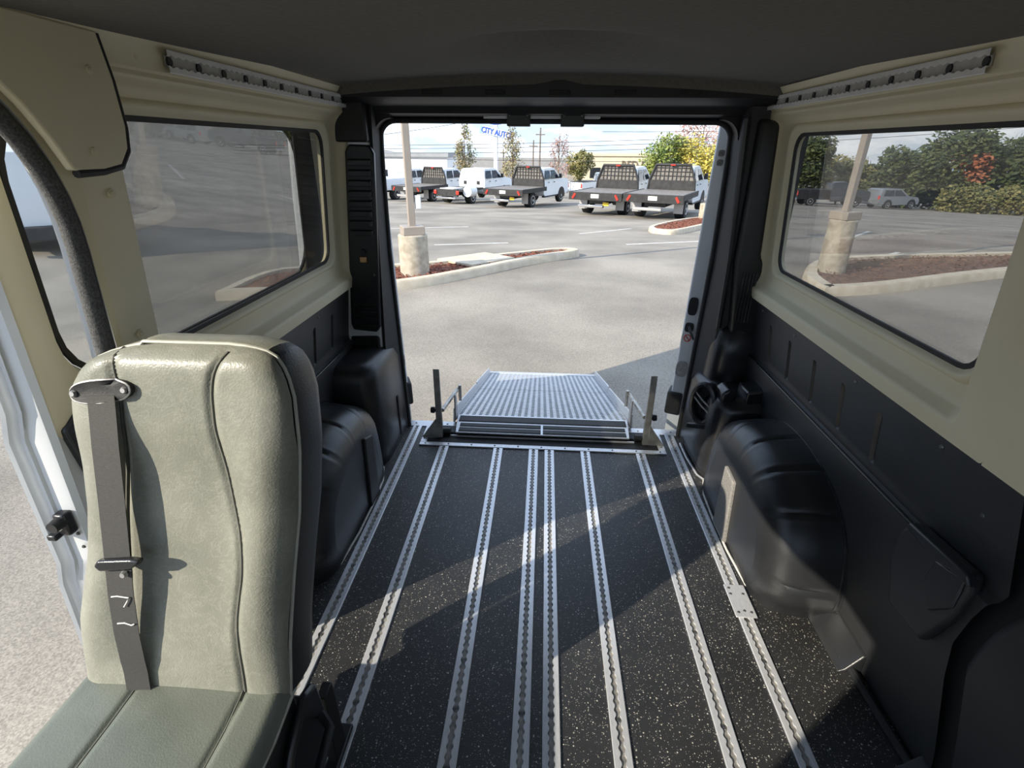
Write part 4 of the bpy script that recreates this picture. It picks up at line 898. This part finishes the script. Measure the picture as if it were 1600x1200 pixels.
# ------------------------------------------------------------------ light poles, islands
def kerb_island(name, label, outline, mul, bed_label=None, hgt=.14, wd=.16):
    t = thing(name, label, 'kerb', (0, 0, 0), kind='structure')
    P = dense(outline+[outline[0]], 5)[:-1]; n = len(P); rings = [[], [], [], [], []]
    cx_ = sum(p[0] for p in P)/n; cy_ = sum(p[1] for p in P)/n
    for i, (x, y) in enumerate(P):
        a = Vector(P[i-1]); b2 = Vector(P[(i+1) % n]); d = (b2-a).normalized(); nrm = Vector((-d.y, d.x))
        if nrm.dot(Vector((cx_-x, cy_-y))) < 0 and False: nrm = -nrm
        area = sum(P[k-1][0]*P[k][1]-P[k][0]*P[k-1][1] for k in range(n))
        if area < 0: nrm = -nrm
        g0 = gz(y, x)
        for k, (o, h) in enumerate([(0, -.03), (.015, hgt*.8), (.04, hgt), (wd, hgt), (wd+.01, hgt*.5)]):
            rings[k].append((x+nrm.x*o, y+nrm.y*o, g0+h))
    MB().loft(rings, caps=False).build('kerb', 'kerb', t, True)
    ins = rings[4]; mb = MB(); mb.v = [(x, y, z+.02) for x, y, z in ins]; mb.f = [tuple(range(len(ins)))]
    me = mb.build('soil', mul, t); 
    # loose bark chips
    xs = [p[0] for p in ins]; ysx = [p[1] for p in ins]; cb = MB(); poly = [(p[0], p[1]) for p in ins]
    def inside(x, y):
        c = False
        for k in range(len(poly)):
            (x1, y1), (x2, y2) = poly[k-1], poly[k]
            if (y1 > y) != (y2 > y) and x < (x2-x1)*(y-y1)/(y2-y1)+x1: c = not c
        return c
    cnt = 0
    for _ in range(5200):
        x = random.uniform(min(xs), max(xs)); y = random.uniform(min(ysx), max(ysx))
        if not inside(x, y): continue
        z = gz(y, x)+hgt*.5+.02+random.random()*.035; a = random.uniform(0, 6.28); l_ = random.uniform(.02, .05); h = random.uniform(-.015, .03)
        dx, dy = math.cos(a)*l_, math.sin(a)*l_; wx, wy = -math.sin(a)*.012, math.cos(a)*.012
        cb.add([(x-dx-wx, y-dy-wy, z), (x+dx-wx, y+dy-wy, z+h), (x+dx+wx, y+dy+wy, z+h), (x-dx+wx, y-dy+wy, z), (x, y, z+.015)], [(0, 1, 4), (1, 2, 4), (2, 3, 4), (3, 0, 4)])
    if cb.v:
        o = cb.build('bark_chips', mul, t); o['kind'] = 'stuff'
    return t
i1 = kerb_island('kerb_island', 'narrow kerbed mulch island at the foot of the nearer light pole', [(-4.6, 6.75), (-3.2, 7.12), (-2.1, 7.62), (-1.15, 8.55), (-.35, 9.5), (.35, 10.2), (.72, 10.75), (.55, 11.1), (.1, 10.95), (-.7, 10.2), (-1.4, 9.6), (-2.4, 8.95), (-4.4, 8.35)], 'mulch')
MB().prism([(-1.25, 8.85), (-.55, 9.55), (-1.15, 10.02), (-1.95, 9.3)], (0, 0, gz(9)+.10), (1, 0, 0), (0, 1, 0), (0, 0, .05)).build('concrete_slab', 'kerb', i1, bevel=.01)
kerb_island('kerb_island', 'red mulch island in front of the rightmost flatbed truck', [(3.2, 16.0), (3.85, 15.75), (5.3, 18.0), (6.7, 20.3), (7.4, 21.9), (6.6, 22.3), (5.4, 21.0), (4.2, 19.0), (3.3, 17.1)], 'mulch')
kerb_island('kerb_island', 'long kerbed mulch bed outside the right window', [(4.15, 7.75), (5.2, 8.05), (7.0, 8.9), (9.0, 9.75), (12.5, 11.0), (16, 12.4), (15.6, 13.9), (12, 12.6), (9.6, 11.75), (7.2, 11.1), (5.4, 10.3), (4.4, 9.0)], 'mulch_dark', wd=.2)
def light_pole(label, x, y, ped_r, ped_h, square, h, wpole=.052):
    t = thing('light_pole', label, 'light pole', (x, y, gz(y, x)), R(25), 'tan parking lot light poles')
    if square: MB().box(-ped_r, ped_r, -ped_r, ped_r, 0, ped_h).build('pedestal', 'concrete', t, bevel=.03)
    else: MB().cyl((0, 0, -.02), (0, 0, ped_h), ped_r, ped_r*.97, 28).build('pedestal', 'concrete', t, bevel=.02)
    MB().box(-.17, .17, -.17, .17, ped_h, ped_h+.13).build('base_cover', 'tan_paint', t, bevel=.01)
    MB().box(-wpole, wpole, -wpole, wpole, ped_h+.1, h).build('pole', 'tan_paint', t, bevel=.008)
    MB().box(-.9, .9, -.04, .04, h-.15, h-.05).build('cross_arm', 'tan_paint', t)
    for s in (-1, 1): MB().box(s*1.0-.3, s*1.0+.3, -.18, .18, h-.12, h+.03).build('lamp_head', 'tan_paint', t, bevel=.03)
    return t
lp = light_pole('tan light pole on a round concrete pedestal just outside the left of the doorway', -2.13, 8.35, .24, .72, False, 8.0)
MB().box(.076, .16, -.05, .05, 1.10, 1.30).build('outlet_box', 'plate_white', lp, bevel=.01)
light_pole('tan light pole on a square concrete base beside the rightmost flatbed truck', 6.45, 21.4, .32, .66, True, 8.0, .07)
light_pole('tan light pole on a round pedestal seen through the right window', 4.95, 9.2, .22, .95, False, 7.5)
for (x0, y0, x1, y1) in [(-2.6, 12.2, -.9, 12.9), (2.0, 13.0, 5.2, 14.6), (5.7, 9.95, 8.0, 12.3), (-6, 15.5, -2.5, 17.2), (1.0, 15.5, 2.8, 17.5), (7.8, 14.5, 10.6, 18)]:
    d = Vector((x1-x0, y1-y0)).normalized()*.05
    z0, z1 = gz(y0, x0)+.005, gz(y1, x1)+.005
    if y0 < 10 < y1: z0 += .01; z1 += .02
    o = MB().add([(x0-d.y, y0+d.x, z0), (x0+d.y, y0-d.x, z0), (x1+d.y, y1-d.x, z1), (x1-d.y, y1+d.x, z1)], [(0, 1, 2, 3)]).build('parking_line', 'paint_line')
    tag(o, 'faded white parking line painted on the asphalt', 'parking line', 'faded parking lines', 'structure')

# ------------------------------------------------------------------ sign
sg = thing('roadside_sign', 'blue lettered dealer sign on a white pole under an oval sign', 'sign', (-6.0, 66, gz(66)), R(-18))
zb = -gz(66)
MB().box(-.22, .22, -.15, .15, 0, 4.6+zb).build('pole', 'sign_white', sg, bevel=.02)
brd = MB().box(-1.95, 1.95, -.30, .30, -.45, .45).build('board', 'sign_pale', sg, bevel=.06, loc=(0, 0, 3.0+zb)); brd.rotation_euler = (0, R(11), 0)
MB().box(-1.62, 1.92, -.33, -.30, -.38, .38).build('panel', 'sign_white', brd, bevel=.02)
def letters(txt, size, depth, mt, parent, loc, rot, name='lettering', sx_=1.0, bold=0.):
    cu = bpy.data.curves.new(name, 'FONT'); cu.body = txt; cu.size = size; cu.extrude = depth; cu.align_x = 'CENTER'; cu.offset = bold
    o = bpy.data.objects.new(name, cu); dg = bpy.context.evaluated_depsgraph_get(); C.objects.link(o); dg.update()
    me = bpy.data.meshes.new_from_object(o.evaluated_get(dg)); me.name = name; bpy.data.objects.remove(o)
    me.materials.clear(); me.materials.append(M[mt])
    o2 = inst(me, name, parent, loc, rot, (sx_, 1, 1)); return o2
letters('CITY AUTO', .84, .03, 'sign_blue', brd, (.15, -.36, -.29), (R(90), 0, 0), sx_=.84, bold=.025)
ov_ = [(1.75*math.cos(2*math.pi*i/40), .85*math.sin(2*math.pi*i/40)) for i in range(40)]
MB().prism(ov_, (0, .25, 4.62+zb), (1, 0, 0), (0, 0, 1), (0, -.5, 0)).build('oval_board', 'sign_blue', sg, bevel=.04)
MB().tube([(a*.88, -.27, 4.62+zb+b2*.85) for a, b2 in ov_], .05, 6, closed=True).build('oval_ring', 'sign_white', sg)

# ------------------------------------------------------------------ building
bd = thing('building', 'long beige commercial building with brown lettering behind the trucks', 'building', (13, 98, gz(98)), R(6))
zb = -gz(98)
MB().box(-6.3, 9, 0, 14, 0, .15+zb).build('wall', 'beige_wall', bd); MB().box(-6.5, 9.2, -.2, 14.2, .12+zb, .62+zb).build('parapet', 'beige_wall', bd, bevel=.05)
letters('RED-E', 1.7, .05, 'letter_brown', bd, (2.1, -.1, -1.75+zb), (R(90), 0, 0), sx_=.95)
for k in range(5): MB().box(-5.4+k*2.8, -3.6+k*2.8, -.05, .05, .3, 2.0).build('window', 'car_glass', bd)
b2_ = thing('building', 'low grey roofed building at the far left behind the white trucks', 'building', (-18, 75, gz(75)), 0)
MB().box(-9, 4.5, 0, 8, 0, 1.1-gz(75)-1.0).build('wall', 'sign_white', b2_); MB().box(-9.3, 4.8, -.3, 8.3, 1.1-gz(75)-1.0, 1.1-gz(75)-.45).build('roof', 'roof_grey', b2_, bevel=.05)
for k in range(5): MB().box(-8+k*2.6, -6.4+k*2.6, -.06, .05, .8, 2.2).build('window', 'car_glass', b2_)

# ------------------------------------------------------------------ trees
def tree(name, label, x, y, ztop, zlow, rx, mt, n, leaf=.16, shape='round', trunk=.10, group='trees around the parking lot', lean=0, clumps=14, patch=None):
    g0 = gz(y, x); t = thing(name, label, 'tree', (x, y, g0), 0, group); rnd = random.Random(int(abs(x*131+y*17)))
    H = ztop-g0; lo_ = zlow-g0; mid = (H+lo_)/2; rz_ = (H-lo_)/2
    br = MB(); br.tube([(0, 0, 0), (.02, 0, lo_), (.0, .03, mid), (0, 0, H*.92)], [trunk, trunk*.8, trunk*.5, trunk*.12], 7)
    cl = []
    for k in range(clumps):
        a = rnd.uniform(0, 6.28); u = rnd.uniform(-.9, .95); 
        if shape == 'column': rad = rx*(.55+.45*math.sqrt(max(0, 1-((u+.35)/1.4)**2)))*rnd.uniform(.3, .85)*(1 if u < .4 else max(.1, (1-u)/.6))
        else: rad = rx*math.sqrt(max(0, 1-u*u))*rnd.uniform(.45, .85)
        c = Vector((rad*math.cos(a), rad*math.sin(a), mid+u*rz_*.86)); cl.append((c, rx*(rnd.uniform(.30, .5) if shape == 'round' else rnd.uniform(.25, .42))))
        zb_ = max(lo_*.8, min(H*.85, c.z-rad*(.8 if shape == 'round' else 1.6)-.2))
        br.tube([(0, 0, zb_), (c.x*.5, c.y*.5, (zb_+c.z)/2), tuple(c)], [trunk*.35, trunk*.22, trunk*.06], 5)
        if shape == 'column':
            for _ in range(5):
                d = Vector((rnd.uniform(-.5, .5), rnd.uniform(-.5, .5), rnd.uniform(.5, 1.2)))*rx*.5
                s0 = c*rnd.uniform(.5, 1) ; s0.z = c.z-rnd.uniform(0, .4)
                br.tube([tuple(s0), tuple(s0+d)], [trunk*.12, trunk*.04], 4)
    br.build('trunk', 'bark', t, True)
    fo = MB(); fp_ = MB()
    for i in range(n):
        c, r_ = cl[rnd.randrange(len(cl))]
        d = Vector((rnd.gauss(0, 1), rnd.gauss(0, 1), rnd.gauss(0, 1))).normalized()*r_*(rnd.random()**.4)*(1.0)
        if shape == 'column': d.z *= 1.9
        p = c+d; a = Vector((rnd.gauss(0, 1), rnd.gauss(0, 1), rnd.gauss(0, .7))).normalized(); b2 = a.orthogonal().normalized(); l_ = leaf*rnd.uniform(.6, 1.3)
        (fp_ if patch and (p.x-patch[0])**2+(p.z-patch[1])**2 < patch[2]**2 else fo).add([p-a*l_, p+b2*l_*.55, p+a*l_, p-b2*l_*.55], [(0, 1, 2, 3)])
    fo.build('foliage', mt, t)
    if fp_.v: fp_.build('turning_foliage', 'leaf_rust', t)
    return t
tree('pear_tree', 'slim half-bare pear tree left of the blue sign', -6.65, 45, 3.15, -1.0, 1.05, 'leaf_sparse', 1500, .085, 'column', .09, clumps=26)
tree('pear_tree', 'slim half-bare pear tree right behind the blue sign', -2.75, 45, 2.95, -1.0, 1.15, 'leaf_sparse', 1300, .085, 'column', .09, clumps=26)
tree('pear_tree', 'thin nearly bare pear tree behind the hood of a white cab', .95, 45, 2.85, -1.0, .9, 'leaf_pink', 700, .075, 'column', .08, clumps=24)
tree('shade_tree', 'small olive green tree left of the beige building', 2.85, 48, 1.35, -1.0, 1.15, 'leaf_olive', 2600, .10, clumps=16)
tree('shade_tree', 'round green tree just right of the beige building', 9.0, 43, 2.15, -1.2, 1.9, 'leaf_green', 5200, .12, clumps=26)
tree('shade_tree', 'round yellow tree behind the second tan light pole', 11.7, 43, 2.35, -1.4, 2.1, 'leaf_yellow', 5200, .12, clumps=26)
tree('shade_tree', 'tall pink-leaved tree rising behind the yellow tree', 13.4, 50, 4.4, .2, 2.2, 'leaf_pink', 1500, .11, clumps=18)
DG = 'dark trees in the right window'
tree('shade_tree', 'dark tree at the rear edge of the right window', 25.4, 57, 2.6, -2.0, 2.9, 'leaf_dark', 7000, .22, clumps=26, group=DG)
tree('shade_tree', 'low olive tree above the dark pickup in the right window', 31.0, 60, .3, -3.0, 2.9, 'leaf_olive', 5500, .22, clumps=26, group=DG)
tree('shade_tree', 'broad dark tree behind the silver vehicle', 35.0, 57, 1.5, -3.2, 3.2, 'leaf_dark', 7500, .24, clumps=30, group=DG)
tree('shade_tree', 'large dark tree with a rust red patch in the right window', 40.0, 57, 2.9, -3.2, 4.0, 'leaf_dark', 10000, .26, clumps=36, group=DG, patch=(.0, 4.1, 1.3))
tree('shade_tree', 'broad dark tree right of the rust patched tree', 45.5, 56, 2.5, -3.4, 4.0, 'leaf_dark', 9000, .26, clumps=34, group=DG)
tree('shade_tree', 'last dark tree at the front edge of the right window', 52.0, 56, 2.6, -3.6, 4.4, 'leaf_olive', 9000, .28, clumps=34, group=DG)
hd = [('low clipped hedge shrub under the rust patched tree', 38.0, 51.5, -1.9, 2.2), ('low hedge shrub under the broad tree in the right window', 42.5, 51.0, -1.8, 2.3), ('low hedge shrub at the front edge of the right window', 47.0, 50.5, -1.7, 2.4)]
for lab, x, y, zt, rx in hd:
    tree('hedge_shrub', lab, x, y, zt, gz(y, x)+.2, rx, 'leaf_olive', 4000, .17, trunk=.06, group='hedge shrubs', clumps=20)

# ------------------------------------------------------------------ utility poles and power lines
for lab, x, y, h in [('thin wooden utility pole left of the white pickup', -.75, 60, 3.3), ('shorter wooden utility pole beside the thin one', -1.6, 66, 2.2), ('wooden utility pole far left behind the white trucks', -7.0, 90, 1.2)]:
    t = thing('utility_pole', lab, 'utility pole', (x, y, gz(y)), 0, 'utility poles')
    MB().cyl((0, 0, 0), (0, 0, h-gz(y)), .10, .07, 8).build('pole', 'pole_wood', t, True)
    MB().box(-.5, .5, -.05, .05, h-gz(y)-.7, h-gz(y)-.60).build('cross_arm', 'pole_wood', t)
    for k in (-.45, -.2, .2, .45): MB().cyl((k, 0, h-gz(y)-.58), (k, 0, h-gz(y)-.42), .05, .03, 6).build('insulator', 'aluminium_dull', t)
lines = [('topmost power line on the left of the doorway', (-20, 1.6), (-4, 3.35), .35), ('upper power line crossing behind the blue sign', (-24, 1.2), (34, 3.35), .6), ('middle power line crossing behind the blue sign', (-24, 1.0), (34, 3.05), .65),
         ('lower thick power line crossing behind the blue sign', (-24, .75), (34, 2.75), .75), ('lowest power line just above the truck roofs', (-24, .75), (20, .55), .2), ('high power line across the right window', (4, 2.35), (44, 4.0), .4)]
for lab, (x0, z0), (x1, z1), sag in lines:
    pts = [(x0+(x1-x0)*i/24, 42, z0+(z1-z0)*i/24+ (-sag*4*(i/24)*(1-i/24)) + .4*sag) for i in range(25)]
    tag(MB().tube(pts, .016, 5).build('power_line', 'cable'), lab, 'power line', 'overhead power lines')
